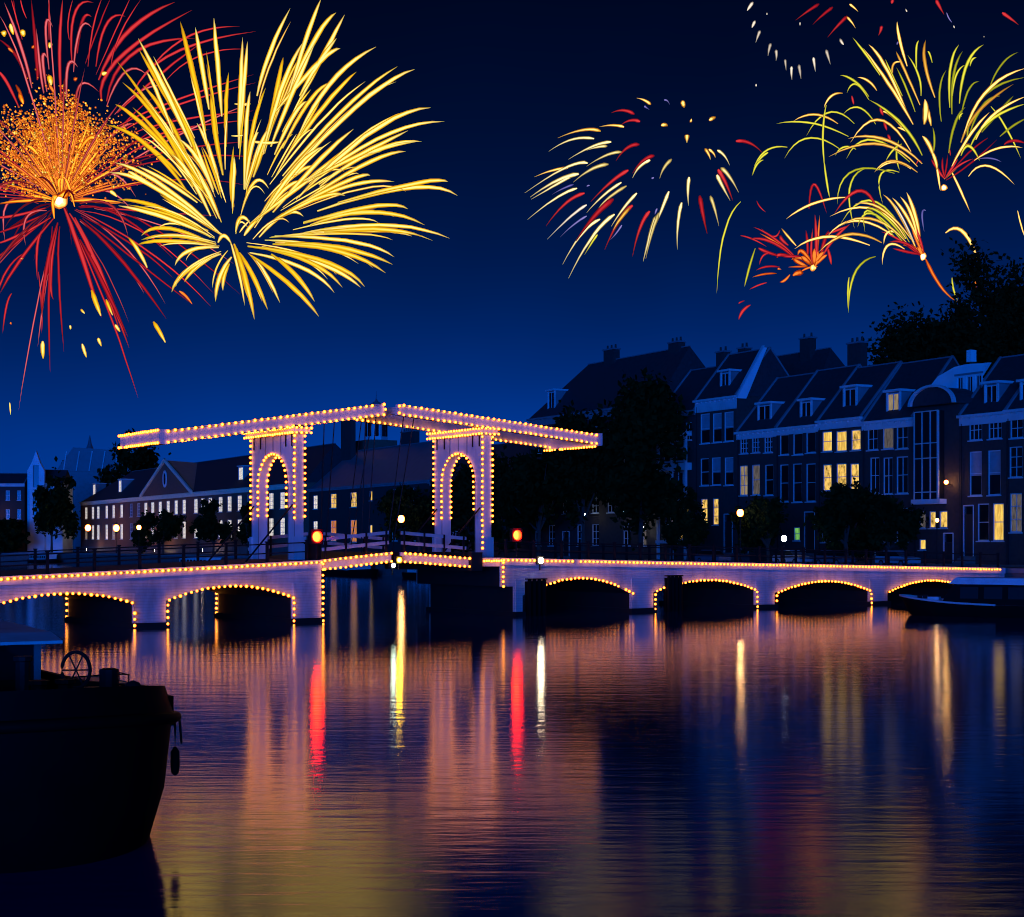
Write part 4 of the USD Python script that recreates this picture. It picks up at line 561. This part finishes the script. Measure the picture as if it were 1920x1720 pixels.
# ------------------------------------------------------------------ trees
def tree(label, x, y, top, r, trunk_h=None, n=1500, leaf=.34, base=BASE, seed=1, group=None, nl=7):
    g = np.random.default_rng(seed); H = top - base; trunk_h = trunk_h or H * .26
    t = thing('quay_tree' if group is None else 'tree', label, 'tree', (x, y, base), float(g.uniform(0, 360)), group)
    m = MB(); m.tube([(0, 0, 0), (.05, .03, trunk_h * .5), (.12, 0, trunk_h), (.1, .1, H * .75)], [.045 * r + .12, .035 * r + .09, .03 * r + .07, .03], 7)
    cc = np.array([0, 0, trunk_h * .75 + (H - trunk_h * .75) / 2]); rad = np.array([r, r, (H - trunk_h * .75) / 2])
    K = 14 + 7 * nl; ld = g.normal(size=(nl, 3)); ld /= np.linalg.norm(ld, axis=1, keepdims=True); lobe = cc + ld * rad * g.uniform(.35, .88, nl)[:, None]; lr = g.uniform(.34, .66, nl)
    wh_ = g.integers(0, nl, K); d = g.normal(size=(K, 3)); d /= np.linalg.norm(d, axis=1, keepdims=True); cl = lobe[wh_] + d * rad * (lr[wh_] * g.uniform(.3, 1.1, K))[:, None]
    for c in cl[:9]: m.tube([(0.05, 0, trunk_h * .9), (c * .5 + np.array([0, 0, trunk_h * .45])), c], [.02 * r + .05, .015 * r + .03, .015], 5)
    obj('trunk', m, M['bark'], t)
    k = g.integers(0, K, n); sz = g.uniform(.6, 1.3, n) * leaf
    p = cl[k] + g.normal(size=(n, 3)) * rad * g.uniform(.07, .15, K)[k][:, None]
    a = g.normal(size=(n, 3)); a /= np.linalg.norm(a, axis=1, keepdims=True); b = np.cross(a, g.normal(size=(n, 3))); b /= np.linalg.norm(b, axis=1, keepdims=True)
    a *= sz[:, None]; b *= sz[:, None] * .6
    v = np.stack([p - a, p - b * .9, p + a, p + b], 1).reshape(-1, 3); f = (np.arange(n)[:, None, None] * 4 + np.array([[0, 1, 2], [0, 2, 3]])).reshape(-1, 3)
    obj('crown', (v, f), M['leaf'], t)
tree('large dark quay tree in front of the right part of the corner house', 15.5, 193, 22.5, 6.0, n=7000, leaf=.5, seed=3)
tree('dark quay tree in front of the left end of the corner house', 3.5, 212, 18.2, 5.2, n=5200, leaf=.5, seed=4)
tree('large dark quay tree between the two other trees before the corner house', 9.0, 203, 22.5, 5.2, n=5200, leaf=.5, seed=21)
tree('small dark tree before the white bay of the narrow house', 20, 181.7, 10.5, 2.8, n=2600, seed=5)
tree('dark round tree before the brown and plain houses', 27.0, 168.5, 10.2, 3.5, n=4000, seed=6)
tree('dark broad tree before the lit house', 33.0, 158, 11.4, 4.3, n=5600, seed=7)
tree('small dark tree between the lit house and the house with the dim dormer', 36.2, 153.6, 9.6, 3.2, n=3600, seed=8)
tree('small tree lit yellow green by the lamp before the brick pediment', -77.3, 354.2, 12.2, 4.6, n=3000, leaf=.5, seed=9)
tree('dark tree before the long brick building, left of the left portal', -60.8, 325.6, 12.8, 3.9, n=3000, leaf=.5, seed=10)
tree('dark tree seen against the brick building just left of the left portal', -51.5, 312, 13.2, 3.0, n=2800, leaf=.5, seed=11)
tree('young tree before the left part of the long brick building', -84.5, 366, 10.0, 2.2, n=2000, leaf=.5, seed=12)
tree('broad dark tree at the left end of the long brick building', -122, 424, 21.0, 6.0, n=4500, leaf=.8, seed=13)
tree('dark tree beside the pale gabled house at the far left', -134, 421, 12.0, 5.0, n=4000, leaf=.8, seed=14)
tree('dark tree before the warehouse, left of the right portal', -14.5, 249.6, 13.8, 5.0, n=3800, leaf=.5, seed=15)
tree('dark tree seen through and beside the right portal', -5.5, 229, 16.0, 5.0, n=4200, leaf=.5, seed=16)
tree('dark tree right behind the right portal leg', -1.0, 220, 17.5, 4.6, n=4200, leaf=.5, seed=22)
tree('tall tree behind the long brick building, beside the spired turret', -127, 505, 35, 10.0, n=5200, leaf=.95, seed=17)
tree('tall tree behind the long brick building, under the tip of the left balance beam', -108.7, 486, 34.5, 11.5, n=5200, leaf=.95, seed=18)
tree('tall dark tree behind the left end of the long brick building', -146, 520, 31, 9.5, n=4500, leaf=.95, seed=19)
tree('huge dark tree towering behind the houses at the right', 54.5, 196, 36.0, 9.5, n=30000, leaf=.38, seed=20, trunk_h=14, nl=22)
tree('huge dark tree at the right edge, behind the end house', 63.0, 193, 38.5, 9.5, n=26000, leaf=.38, seed=23, trunk_h=14, nl=20)
tree('dark tree behind the white attic, lower left of the two huge trees', 50.5, 198, 30.5, 7.0, n=18000, leaf=.38, seed=24, trunk_h=14, nl=18)

# ------------------------------------------------------------------ street lamps
def street_lamp(label, u, v, z, mat='street', r=.32, xy=None):
    p = Q(u, v) if xy is None else np.array(xy); t = thing('street_lamp', label, 'street lamp', (*p, BASE), 0, None); h = z - BASE
    m = MB(); m.lathe([(.16, 0), (.16, .5), (.09, .6), (.06, 1.2), (.05, h - .6), (.09, h - .5)], n=8); obj('post', m, M['iron'], t)
    m = MB(); m.ball((0, 0, h), (r, r, r * 1.15), 2); obj('lamp_globe', m, M[mat], t, smooth=True)
    m = MB(); m.lathe([(r * .62, h + r * .97), (r * .5, h + r * 1.25), (.06, h + r * 1.5), (.03, h + r * 1.8)], n=10); obj('lantern_roof', m, M['iron'], t)
    m = MB(); m.lathe([(.09, h - r * 1.5), (r * .5, h - r * 1.15), (r * .55, h - r * 1.02)], n=10); obj('lantern_base', m, M['iron'], t)
street_lamp('bright street lamp at the left end of the long brick building', -205.3, -8, 8.87, 'street', .8)
street_lamp('bright street lamp before the left half of the long brick building', -179.4, -8, 8.6, 'street', .8)
street_lamp('street lamp glowing inside the small tree before the pediment', -145.5, -12.5, 8.4, 'street', .55)
street_lamp('bright white street lamp just left of the right portal', -12.5, -12, 8.4, 'street', .55)
street_lamp('street lamp on the quay edge before the brown brick house', 72.9, -14.5, 7.8, 'street', .38)
street_lamp('white globe lamp low on the quay edge before the plain house', 79.9, -14.5, 5.13, 'cool', .28)
street_lamp('street lamp on the quay at the left edge of the view', 0, 0, 12.2, 'street', .45, xy=(-138.6, 425))
street_lamp('street lamp by the steps of the glass bay house', 89.6, -3.5, 6.9, 'street', .2)
wl = thing('wall_lamp', 'wall lamp glowing beside the tall glass bay', 'lamp', (*Q(88.1, 0), 10.4), QROT)
obj('bracket', MB().beam((0, 0, 0), (0, -.7, .2), .06, .06), M['iron'], wl); obj('lamp_globe', MB().ball((0, -.8, .3), .24, 2), M['street'], wl, smooth=True)
for u, v, z, lab in ((23.5, -2, 8.5, 'small cold white lamp on the wall behind the corner house trees'), (31.3, -1.2, 8.9, 'cold white lantern at the right end of the corner house'), (36.0, -1.2, 6.6, 'greenish white lantern by the door of the narrow house')):
    wl = thing('wall_lamp', lab, 'lamp', (*Q(u, v), z), QROT)
    obj('bracket', MB().beam((0, -v - .02, 0), (0, 0, -.1), .05, .05), M['iron'], wl); obj('lamp_globe', MB().ball((0, -.1, 0), .2, 2), M['cool'], wl, smooth=True)
# floodlights that light the brick front
for u, lab in ((-222, 'floodlight on the quay at the left end of the brick front'), (-162, 'floodlight on the quay before the pediment'), (-128, 'floodlight on the quay right of the pediment')):
    fl_ = thing('floodlight', lab, 'floodlight', (*Q(u, -4), BASE), QROT)
    obj('stand', MB().box(-.1, .1, -.1, .1, 0, .7), M['iron'], fl_); obj('lamp_case', MB().box(-.5, .5, -.35, -.05, .5, 1.2), M['iron'], fl_); obj('lamp_face', MB().box(-.45, .45, -.046, .02, .55, 1.15), M['flood'], fl_)

# ------------------------------------------------------------------ parked cars
def car(label, u, v, paint_m):
    t = thing('parked_car', label, 'car', (*Q(u, v), BASE), QROT, 'cars parked along the quay')
    body = [(-2.1, .35), (2.05, .35), (2.12, .6), (2.05, .82), (1.1, .95), (-2.0, .98), (-2.15, .7)]
    obj('body', MB().prism(body, -.82, .82, 'xz'), M[paint_m], t)
    cab = MB(); cab.hexa([(-1.75, -.76, .985), (1.05, -.76, .965), (1.05, .76, .965), (-1.75, .76, .985), (-1.2, -.6, 1.42), (.35, -.6, 1.42), (.35, .6, 1.42), (-1.2, .6, 1.42)]); obj('windows', cab, M['glass'], t)
    obj('car_roof', MB().box(-1.22, .37, -.62, .62, 1.424, 1.47), M[paint_m], t)
    for x in (-1.3, 1.3):
        for y in (-.84, .64):
            m = MB(); a = np.linspace(0, 2 * np.pi, 17)[:-1]; m.prism(Polygon([(x + .32 * math.cos(q), .32 + .32 * math.sin(q)) for q in a]), y, y + .2, 'xz'); wh = obj('wheel', m, M['rubber'], t)
            m = MB(); m.prism(Polygon([(x + .18 * math.cos(q), .32 + .18 * math.sin(q)) for q in a]), y - .012, y + .212, 'xz'); obj('rim', m, M['lead'], wh)
    for y in (-.6, .6): obj('headlight', MB().box(2.06, 2.13, y - .16, y + .16, .62, .76), M['lead'], t)
for u, v, p, lab in ((79.6, -13.2, 'car2', 'pale car parked on the quay before the lit house'), (85.8, -13.2, 'car', 'dark car parked on the quay before the house with the dim dormer'), (94.5, -13.2, 'car2', 'pale car parked on the quay before the glass bay'), (66.5, -13.2, 'car', 'dark car parked on the quay before the brown house')): car(lab, u, v, p)

# ------------------------------------------------------------------ boats
def hullmesh(Lh, B, zs, bow=3.0, n=18):
    # plan outlines (bow at +x, square-ish stern) lofted through the levels (z, beam scale, bow setback, sheer)
    def outline(sc, sb):
        xs = np.r_[np.linspace(0, Lh - bow - sb, 6), Lh - bow - sb + (bow) * np.sin(np.linspace(0, math.pi / 2, n))[1:]]
        t = np.clip((xs - (Lh - bow - sb)) / bow, 0, 1); hb = B / 2 * sc * np.sqrt(np.maximum(0, 1 - t ** 2.2)); hb *= np.where(xs < 1.2, .88 + .1 * xs, 1)
        return xs, hb
    rings = []
    for z, sc, sb, sh in zs:
        xs, hb = outline(sc, sb); zz = z + sh * np.clip((xs - Lh * .55) / (Lh * .45), 0, 1) ** 2
        rings.append(np.vstack([np.stack([xs, -hb, zz], 1), np.stack([xs, hb, zz], 1)[::-1][1:]]))
    k = len(rings[0]); v = np.vstack(rings); f = []
    for i in range(len(rings) - 1):
        for j in range(k):
            a, b = i * k + j, i * k + (j + 1) % k; f += [[a, b, b + k], [a, b + k, a + k]]
    return v, f, rings
def lid(ring, dz=0):
    k = len(ring); v = ring + [0, 0, dz]; f = []
    for j in range((k - 1) // 2): f += [[j, j + 1, k - 1 - j], [j + 1, k - 2 - j, k - 1 - j]]
    return v, f
AV, RV = np.array([-.4947, .8691]), np.array([.8691, .4947])       # away from us along the river, and to its right
FROT = math.degrees(math.atan2(-.8691, .4947))                       # bow pointing towards us
S0 = np.array([-6.28, 21.6])                                         # the barge's stem
barge = thing('moored_barge', 'big black moored barge with its rounded bow towards us, in the lower left corner', 'barge', (*(S0 + AV * 22.0), 0), FROT)
v, f, rings = hullmesh(22.0, 5.1, [(-.7, .84, 1.1, 0), (-.1, .92, .6, 0), (.7, .98, .2, .15), (1.4, 1.0, .02, .5), (1.57, 1.015, -.02, .55)], 3.4, 26)
obj('hull', (v, f), M['hull'], barge, smooth=60)
st = np.array(rings[-1]); c = st.mean(0)
v1 = np.vstack([st, st * [1, .955, 1] + [-.12, 0, .42], st * [1, .92, 1] + [-.24, 0, .41], st * [1, .94, 1] + [-.2, 0, -.1]]); k = len(st); f1 = []
for i in range(3):
    for j in range(k): a, b = i * k + j, i * k + (j + 1) % k; f1 += [[a, b, b + k], [a, b + k, a + k]]
obj('bulwark', (v1, f1), M['hull'], barge, smooth=50)
obj('rubbing_strake', MB().tube(np.vstack([st[5:-5]]) * [1, 1.01, 1] + [.03, 0, -.05], .085, 8), M['hull'], barge, smooth=True)
obj('deck', lid(st * [1, .935, 1] + [-.2, 0, 0], -.02), M['deck'], barge)
def bl(x, y): return (22.0 - x, y)          # x metres aft of the stem, y to the right as we look at it
m = MB(); bx, by = bl(2.6, .9); m.lathe([(.11, 1.9), (.11, 2.38), (.16, 2.4), (.16, 2.46)], (bx, by, 0), 10); bx, by = bl(2.6, .5); m.lathe([(.11, 1.9), (.11, 2.38), (.16, 2.4), (.16, 2.46)], (bx, by, 0), 10); obj('bollard', m, M['hull'], barge)
wx, wy = bl(4.7, 1.6); m = MB(); a = np.linspace(0, 2 * np.pi, 29)
m.tube([(wx + .20 * math.cos(q) * .5, wy + .26 * math.cos(q) * .8, 2.43 + .30 * math.sin(q)) for q in a], .032, 6)
for q in (0, math.pi / 3, 2 * math.pi / 3): m.tube([(wx + .1 * math.cos(q) * s, wy + .208 * math.cos(q) * s, 2.43 + .29 * math.sin(q) * s) for s in (-1, 0, 1)], .014, 5)
wh = obj('winch_wheel', m, M['iron'], barge, smooth=50); obj('winch_frame', MB().box(wx - .12, wx + .12, wy - .05, wy + .9, 1.6, 2.14), M['iron'], barge)
obj('winch_drum', MB().lathe([(.1, 0), (.16, .02), (.16, .3), (.1, .32)], (wx, wy + .55, 2.12), 10), M['iron'], barge)
x0, y0 = bl(7.2, 1.3); obj('chimney_stub', MB().lathe([(.13, 1.8), (.13, 2.42), (.17, 2.44), (.17, 2.52)], (x0, y0, 0), 10), M['iron'], barge)
hx, hy = bl(6.6, -.6); hb = obj('hatch', MB().box(hx - .9, hx + .5, hy - .9, hy + .9, 1.7, 2.0), M['deck'], barge); obj('hatch_lid', MB().box(hx - .95, hx + .55, hy - .95, hy + .95, 2.003, 2.05), M['boatwhite'], hb)
m = MB(); m.box(2.5, 13.2, -2.1, 2.1, 1.58, 1.95); m.box(2.5, 12.4, -2.05, -1.95, 1.953, 2.66); m.box(2.5, 12.4, 1.95, 2.05, 1.953, 2.66); dk_ = obj('deckhouse', m, M['hull'], barge)
for y in (-1.95, -.65, .65, 1.95): obj('deckhouse_post', MB().box(13.0, 13.13, y - .06, y + .06, 1.953, 2.66), M['trim_dull'], dk_)
for y in (-1.3, 0, 1.3): obj('deckhouse_pane', MB().box(13.04, 13.08, y - .58, y + .58, 1.956, 2.657), M['glass'], dk_)
rv = [(2.0, 2.663), (13.8, 2.663), (13.8, 2.72), (12.9, 2.84), (6.0, 2.92), (2.0, 2.92)]
obj('deckhouse_roof', MB().prism(rv, -2.25, 2.25, 'xz'), M['canvas'], dk_)
obj('roof_vent', MB().lathe([(.1, 2.85), (.1, 3.02), (.2, 3.02), (.05, 3.14)], (12.2, .9, 0), 10), M['boatwhite'], dk_)
sx, sy = bl(2.6, 1.95)
obj('tyre', MB().tube([(sx + .34 * math.cos(q), sy, 2.0 + .3 * math.sin(q)) for q in a], .1, 8), M['rubber'], barge, smooth=True)
obj('fender_box', MB().box(sx + .3, sx + .75, sy - .1, sy + .4, 1.75, 2.2), M['hull'], barge)
fd = thing('rope_fender', 'dark rope fender hanging from the barge rail at its right side', 'fender', (*(S0 + AV * 3.0 + RV * 2.62), 0), FROT)
obj('rope', MB().tube([(0, -.4, 1.98), (0, -.12, 2.02), (.02, .1, 1.8), (.0, .12, 1.6), (0, .12, 1.25)], .022, 6), M['rope'], fd, smooth=True)
obj('rope', MB().tube([(.22, -.4, 1.98), (.22, -.12, 2.0), (.22, .12, 1.75), (.2, .16, 1.35)], .02, 6), M['rope'], fd, smooth=True)
obj('fender_body', MB().lathe([(.02, .82), (.06, .86), (.075, 1.0), (.07, 1.2), (.02, 1.28)], (.0, .12, 0), 10), M['rubber'], fd, smooth=True)
# clutter on the deck
ch = thing('folding_chair', 'pale folded deck chairs stacked on the barge deck', 'deck chair', (*(S0 + AV * 5.6 - RV * 1.0), 1.78), FROT)
for k in range(3):
    obj('chair_frame', MB().tube([(-.3, -.3 + .2 * k, .02 + .1 * k), (.35, -.25 + .2 * k, .12 + .1 * k), (.35, .15 + .2 * k, .14 + .1 * k), (-.3, .12 + .2 * k, .04 + .1 * k)], .018, 6), M['boatwhite'], ch)
    obj('chair_seat', MB().beam((-.25, -.08 + .2 * k, .05 + .1 * k), (.3, -.05 + .2 * k, .13 + .1 * k), .3, .02), M['canvas'], ch)
rc = thing('rope_coil', 'coil of mooring rope lying on the barge foredeck', 'rope', (*(S0 + AV * 2.0 - RV * .2), 1.95), 0)
q = np.linspace(0, 10 * math.pi, 120); obj('coil', MB().tube(np.stack([(.16 + q * .006) * np.cos(q), (.16 + q * .006) * np.sin(q), .03 + .05 * np.sin(q * .2) ** 2], 1), .025, 5), M['rope'], rc, smooth=True)
# dinghy beyond the barge
dg = thing('white_dinghy', 'small pale dinghy with a rail, just beyond the barge bow', 'boat', (-11.3, 41.0, .2), FROT)
v, f, rings = hullmesh(3.8, 1.7, [(-.15, .6, .5, 0), (.3, .85, .2, .05), (.92, 1.0, 0, .12)], 1.6, 14)
obj('hull', (v, f), M['boatwhite'], dg, smooth=60); obj('foredeck', lid(np.array(rings[-1]) * [1, .97, 1], -.02), M['boatwhite'], dg)
q = np.array(rings[-1])[4:-4]; obj('rail', MB().tube(q * [.97, .9, 1] + [0, 0, .2], .014, 5), M['iron'], dg)
for i in range(0, len(q), 4): obj('rail_post', MB().tube([q[i] * [.97, .9, 1], q[i] * [.97, .9, 1] + [0, 0, .2]], .01, 5), M['iron'], dg)
# covered boat at the right
hd = np.array([-.9, .436]); cr = math.degrees(math.atan2(.436, -.9))
bowp = np.array([25.0, 103.0]); cbt = thing('covered_boat', 'dark covered canal boat with a long pale roof, moored by the bridge at the right', 'boat', (*(bowp - hd * 15), 0), cr)
v, f, rings = hullmesh(15, 3.4, [(-.4, .7, 1.2, 0), (.1, .88, .6, 0), (.75, 1.0, 0, .5)], 4.0, 18)
obj('hull', (v, f), M['hull'], cbt, smooth=60); g1 = np.array(rings[-1])
obj('gunwale', MB().tube(g1[4:-4] + [0, 0, .03], .07, 6), M['boatwhite'], cbt, smooth=True)
obj('foredeck', lid(g1 * [1, .98, 1], .0), M['boatwhite'], cbt)
cbn = MB(); cbn.hexa([(0.6, -1.35, .7), (12.2, -1.35, .8), (12.2, 1.35, .8), (.6, 1.35, .7), (.6, -1.25, 2.0), (11.4, -1.25, 2.07), (11.4, 1.25, 2.07), (.6, 1.25, 2.0)]); cab = obj('cabin', cbn, M['hull'], cbt)
for x in np.arange(1.2, 10.8, 1.45):
    for y in (-1, 1): m = MB(); m.hexa([(x, y * 1.345 - .02, 1.15), (x + 1.1, y * 1.345 - .02, 1.15), (x + 1.1, y * 1.345 + .02, 1.15), (x, y * 1.345 + .02, 1.15), (x, y * 1.275 - .02, 1.88), (x + 1.1, y * 1.275 - .02, 1.88), (x + 1.1, y * 1.275 + .02, 1.88), (x, y * 1.275 + .02, 1.88)]); obj('cabin_window', m, M['glass'], cab)
for y in (-.62, .62): m = MB(); m.hexa([(12.0, y - .5, 1.1), (12.06, y - .5, 1.1), (12.06, y + .5, 1.1), (12.0, y + .5, 1.1), (11.46, y - .5, 1.95), (11.53, y - .5, 1.95), (11.53, y + .5, 1.95), (11.46, y + .5, 1.95)]); obj('windscreen', m, M['glass'], cab)
m = MB(); m.hexa([(.3, -1.45, 1.98), (11.7, -1.45, 2.06), (11.7, 1.45, 2.06), (.3, 1.45, 1.98), (.3, -1.2, 2.4), (11.3, -1.2, 2.46), (11.3, 1.2, 2.46), (.3, 1.2, 2.4)]); obj('cabin_roof', m, M['canvas'], cab)
obj('interior_lamp', MB().box(6.0, 6.7, 1.39, 1.43, 1.08, 1.2), M['dimlamp'], cab)
obj('deck_hatch', MB().box(12.5, 13.2, -.4, .4, 1.0, 1.2), M['canvas'], cbt)
for x, y in ((13.7, .3), (13.5, -.4)): obj('cleat', MB().box(x - .15, x + .15, y - .05, y + .05, 1.1, 1.3), M['iron'], cbt)
# houseboats along the far quay
def houseboat(label, u, Lb, mat, lit=False):
    t = thing('houseboat', label, 'houseboat', (*Q(u, -20.2), 0), QROT, None)
    v, f, r_ = hullmesh(Lb, 3.6, [(-.3, .85, .8, 0), (.3, .95, .3, 0), (.8, 1, 0, .25)], 2.6, 10)
    obj('hull', (v, f), M['hull'], t, smooth=60); obj('deck', lid(np.array(r_[-1]), .01), M['deck'], t)
    c = obj('cabin', MB().box(1.2, Lb - 3.4, -1.35, 1.35, .82, 2.1), M[mat], t)
    obj('cabin_roof', MB().box(1.0, Lb - 3.2, -1.5, 1.5, 2.104, 2.22), M['canvas'], c)
    for x in np.arange(1.8, Lb - 4.4, 1.9): obj('cabin_window', MB().box(x, x + 1.2, -1.4, -1.353, 1.2, 1.8), M['glass'], c)
for u, Lb, mat, lab in ((-212, 22, 'boatwhite', 'pale houseboat at the far left quay, seen above the bridge deck'), (-90, 20, 'canvas', 'houseboat below the tree left of the left portal'), (-20, 15, 'boatwhite', 'pale houseboat seen through the opening under the left draw leaf'), (8, 13, 'canvas', 'houseboat seen through the opening under the middle of the bridge'), (27, 12, 'boatwhite', 'houseboat seen through the opening beside the slim pier'), (48, 14, 'canvas', 'houseboat below the townhouse quay')): houseboat(lab, u, Lb, mat)

# ------------------------------------------------------------------ fireworks: burning trails of the bursts, each in its own place in the air
FL = {'y': flame('flame_yellow', (1.3, 1.06, .34), (1.05, .7, .015), (.75, .29, .004)), 'o': flame('flame_gold', (2.0, 1.25, .33), (.9, .45, .05), (.3, .1, .01)), 'g': flame('flame_green', (.95, .85, .07), (.5, .5, .02), (.14, .15, .01)),
      'c': flame('flame_cream', (1.5, 1.25, .62), (.8, .6, .18), (.2, .14, .04)), 'w': flame('flame_white', (1.1, .95, .75), (.6, .5, .4), (.15, .12, .1)), 'v': flame('flame_violet', (.3, .25, .6), (.12, .11, .4), (.03, .03, .15)),
      'r': flame('flame_red', (.75, .045, .05), (.5, .012, .025), (.16, .004, .01)), 'p': flame('flame_pink', (.85, .17, .19), (.5, .04, .05), (.15, .008, .015)), 'q': flame('flame_orange', (1.8, .72, .06), (1.3, .33, .01), (.5, .05, .002)),
      'e': flame('flame_ember', (1.2, .3, .04), (.7, .1, .008), (.25, .02, .003)), 'f': flame('flame_flash', (6, 4, 2), (3, 1.5, .4), (1, .3, .03))}
def streak(par, p0, p1, p2, col, w, ty, g):
    n = 10; t = np.linspace(0, 1, n); p0, p1, p2 = map(np.array, (p0, p1, p2)); c = 2 * p1 - (p0 + p2) / 2
    P = ((1 - t) ** 2)[:, None] * p0 + (2 * t * (1 - t))[:, None] * c + (t ** 2)[:, None] * p2
    P += g.normal(0, .0013 * np.linalg.norm(p2 - p0), P.shape) * np.sin(t * np.pi)[:, None]
    if ty == 'h': rad = np.interp(t, [0, .06, .5, 1], [.45, 1, .75, .12]); heat = np.interp(t, [0, .5, 1], [1.1, .9, .35])
    elif ty == 'b': rad = np.interp(t, [0, .25, .7, 1], [.4, 1, .85, .25]); heat = np.ones(n)
    else: rad = np.interp(t, [0, .2, .55, .85, 1], [.35, .85, 1, .66, .06]); heat = np.interp(t, [0, .3, .75, 1], [.75, 1.0, 1.05, .5])
    mb = MB().tube(P, rad * w / 2, 7); v, f = mb.mesh()
    pth = numbered(str(par.GetPath()), 'streak'); me = usdkit.mesh(stage, pth, (v, f), FL[col], smooth=True)
    h = np.r_[np.repeat(heat, 7), heat[:1], heat[-1:]].astype(np.float32)
    UsdGeom.PrimvarsAPI(me).CreatePrimvar('displayColor', Sdf.ValueTypeNames.Color3fArray, 'vertex').Set(Vt.Vec3fArray.FromNumpy(np.repeat(h[:, None], 3, 1)))
    return me
def sparks(par, name, pts, size, col):
    o = trimesh.creation.icosahedron(); n = len(pts); v = (o.vertices[None] * np.asarray(size)[:, None, None] + np.asarray(pts)[:, None]).reshape(-1, 3)
    f = (o.faces[None] + (np.arange(n) * len(o.vertices))[:, None, None]).reshape(-1, 3)
    me = usdkit.mesh(stage, numbered(str(par.GetPath()), name), (v, f), FL[col]); me.GetPrim().SetCustomDataByKey('kind', 'stuff')
    UsdGeom.PrimvarsAPI(me).CreatePrimvar('displayColor', Sdf.ValueTypeNames.Color3fArray, 'vertex').Set(Vt.Vec3fArray.FromNumpy(np.repeat(np.repeat(np.random.default_rng(5).uniform(.4, 1.3, n), len(o.vertices))[:, None], 3, 1).astype(np.float32)))
SKYP = {'yellow': (700, 'giant golden yellow firework burst, largest of all, at the upper left'), 'crimson': (780, 'crimson firework burst with an orange crackling fan at the left edge'), 'cream': (820, 'scattered burst of short cream and red trails right of the middle'),
        'dashes': (900, 'ring of short white and red dashes at the top right edge'), 'fountain': (740, 'arching golden palm burst with hooked trails at the upper right'), 'palm': (690, 'small golden burst with a red stem above the big dark tree'), 'ruby': (760, 'small ruby red burst left of the stemmed golden one')}
for key, (cx_, cz_, txt) in FIREWORKS.items():
    D, lab = SKYP[key]; k = D / 3000.; g = np.random.default_rng(len(key) * 7 + 1)
    b = thing('firework_burst', lab, 'firework', (cx_ * k, D, 4.5 + cz_ * k))
    rows = [r.split() for r in txt.split(';')]; xy = np.array([[float(a) for a in r[:6]] for r in rows])
    R = np.percentile(np.hypot(xy[:, 4], xy[:, 5]), 96) * 1.05
    def place(p, dep): f = 1 + dep / 3000.; return (((p[0] + cx_) * f - cx_) * k, dep * k, ((p[1] + cz_) * f - cz_) * k)      # farther trails lie wider apart
    for q, r in zip(xy, rows):
        e = max(8., math.hypot(q[4], q[5])); sl = math.sqrt(max(0., R * R - e * e)) / e; sl = min(sl, .5) * g.choice([-1, 1])
        d = [sl * math.hypot(q[i], q[i + 1]) for i in (0, 2, 4)]
        wd = float(r[7]) * (1.04 if key == 'yellow' else 1.15 if key == 'crimson' else 1.45)
        streak(b, place(q[0:2], d[0]), place(q[2:4], d[1]), place(q[4:6], d[2]), r[6], wd * k, r[8], g)
        if key == 'yellow' and g.random() < .6:                # many a bright trail is shadowed by a thinner one
            an, sc = g.normal(0, .035), g.uniform(.72, .97); ca, sa_ = math.cos(an), math.sin(an); ox, oy = g.normal(0, 4, 2)
            w2 = [((q[i] * ca - q[i + 1] * sa_) * sc + ox, (q[i] * sa_ + q[i + 1] * ca) * sc + oy) for i in (0, 2, 4)]
            streak(b, *[place(w2[i], -d[i] * .8) for i in range(3)], g.choice(['y', 'y', 'o']), wd * g.uniform(.4, .62) * k, r[8], g)
    if key == 'crimson':
        for i in range(42):                # faint red trails thrown all round, bending under their weight
            th, ph = g.uniform(0, 2 * math.pi), math.acos(g.uniform(-.95, .95)); ln = g.uniform(170, 400)
            d3 = np.array([math.sin(ph) * math.cos(th), math.sin(ph) * math.sin(th), math.cos(ph)]); s0 = g.uniform(30, 70)
            e1, e2 = d3 * (s0 + ln * .55) + [0, 0, -8], d3 * (s0 + ln) + [0, 0, -g.uniform(20, 75)]
            streak(b, d3 * s0 * k, e1 * k, e2 * k, g.choice(['r', 'r', 'p']), g.uniform(2.5, 4.5) * k, 's', g)
        for i in range(148):                # orange fan above the core
            an = g.normal(-.05, .6); ln = g.uniform(60, 175); an = max(-1.5, min(1.5, an)); dy = g.uniform(-.6, .6)
            dr = np.array([math.sin(an), dy * .6, math.cos(an)]); streak(b, dr * 18 * k, (dr * ln * .55) * k, (dr * ln + [0, 0, -6]) * k, g.choice(['e', 'q', 'e']), g.uniform(3, 7) * k, 's', g)
        for nm, col, n in (('crackle', 'q', 2400), ('crackle', 'e', 2300), ('crackle', 'y', 260)):
            an = np.clip(g.normal(-.05, .62, n), -1.35, 1.25); ln = (.2 + .8 * g.uniform(0, 1, n) ** .75) * (178 + 22 * np.sin(an * 9 + 1)); dy = g.normal(0, .35, n)
            pts = np.stack([np.sin(an) * ln, dy * ln, np.cos(an) * ln], 1) + g.normal(0, 6, (n, 3)); sparks(b, nm, pts * k, g.uniform(1.1, 2.9, n) * k, col)
        streak(b, (-8 * k, 0, 6 * k), (0, 0, 0), (9 * k, 0, -6 * k), 'f', 34 * k, 'b', g)
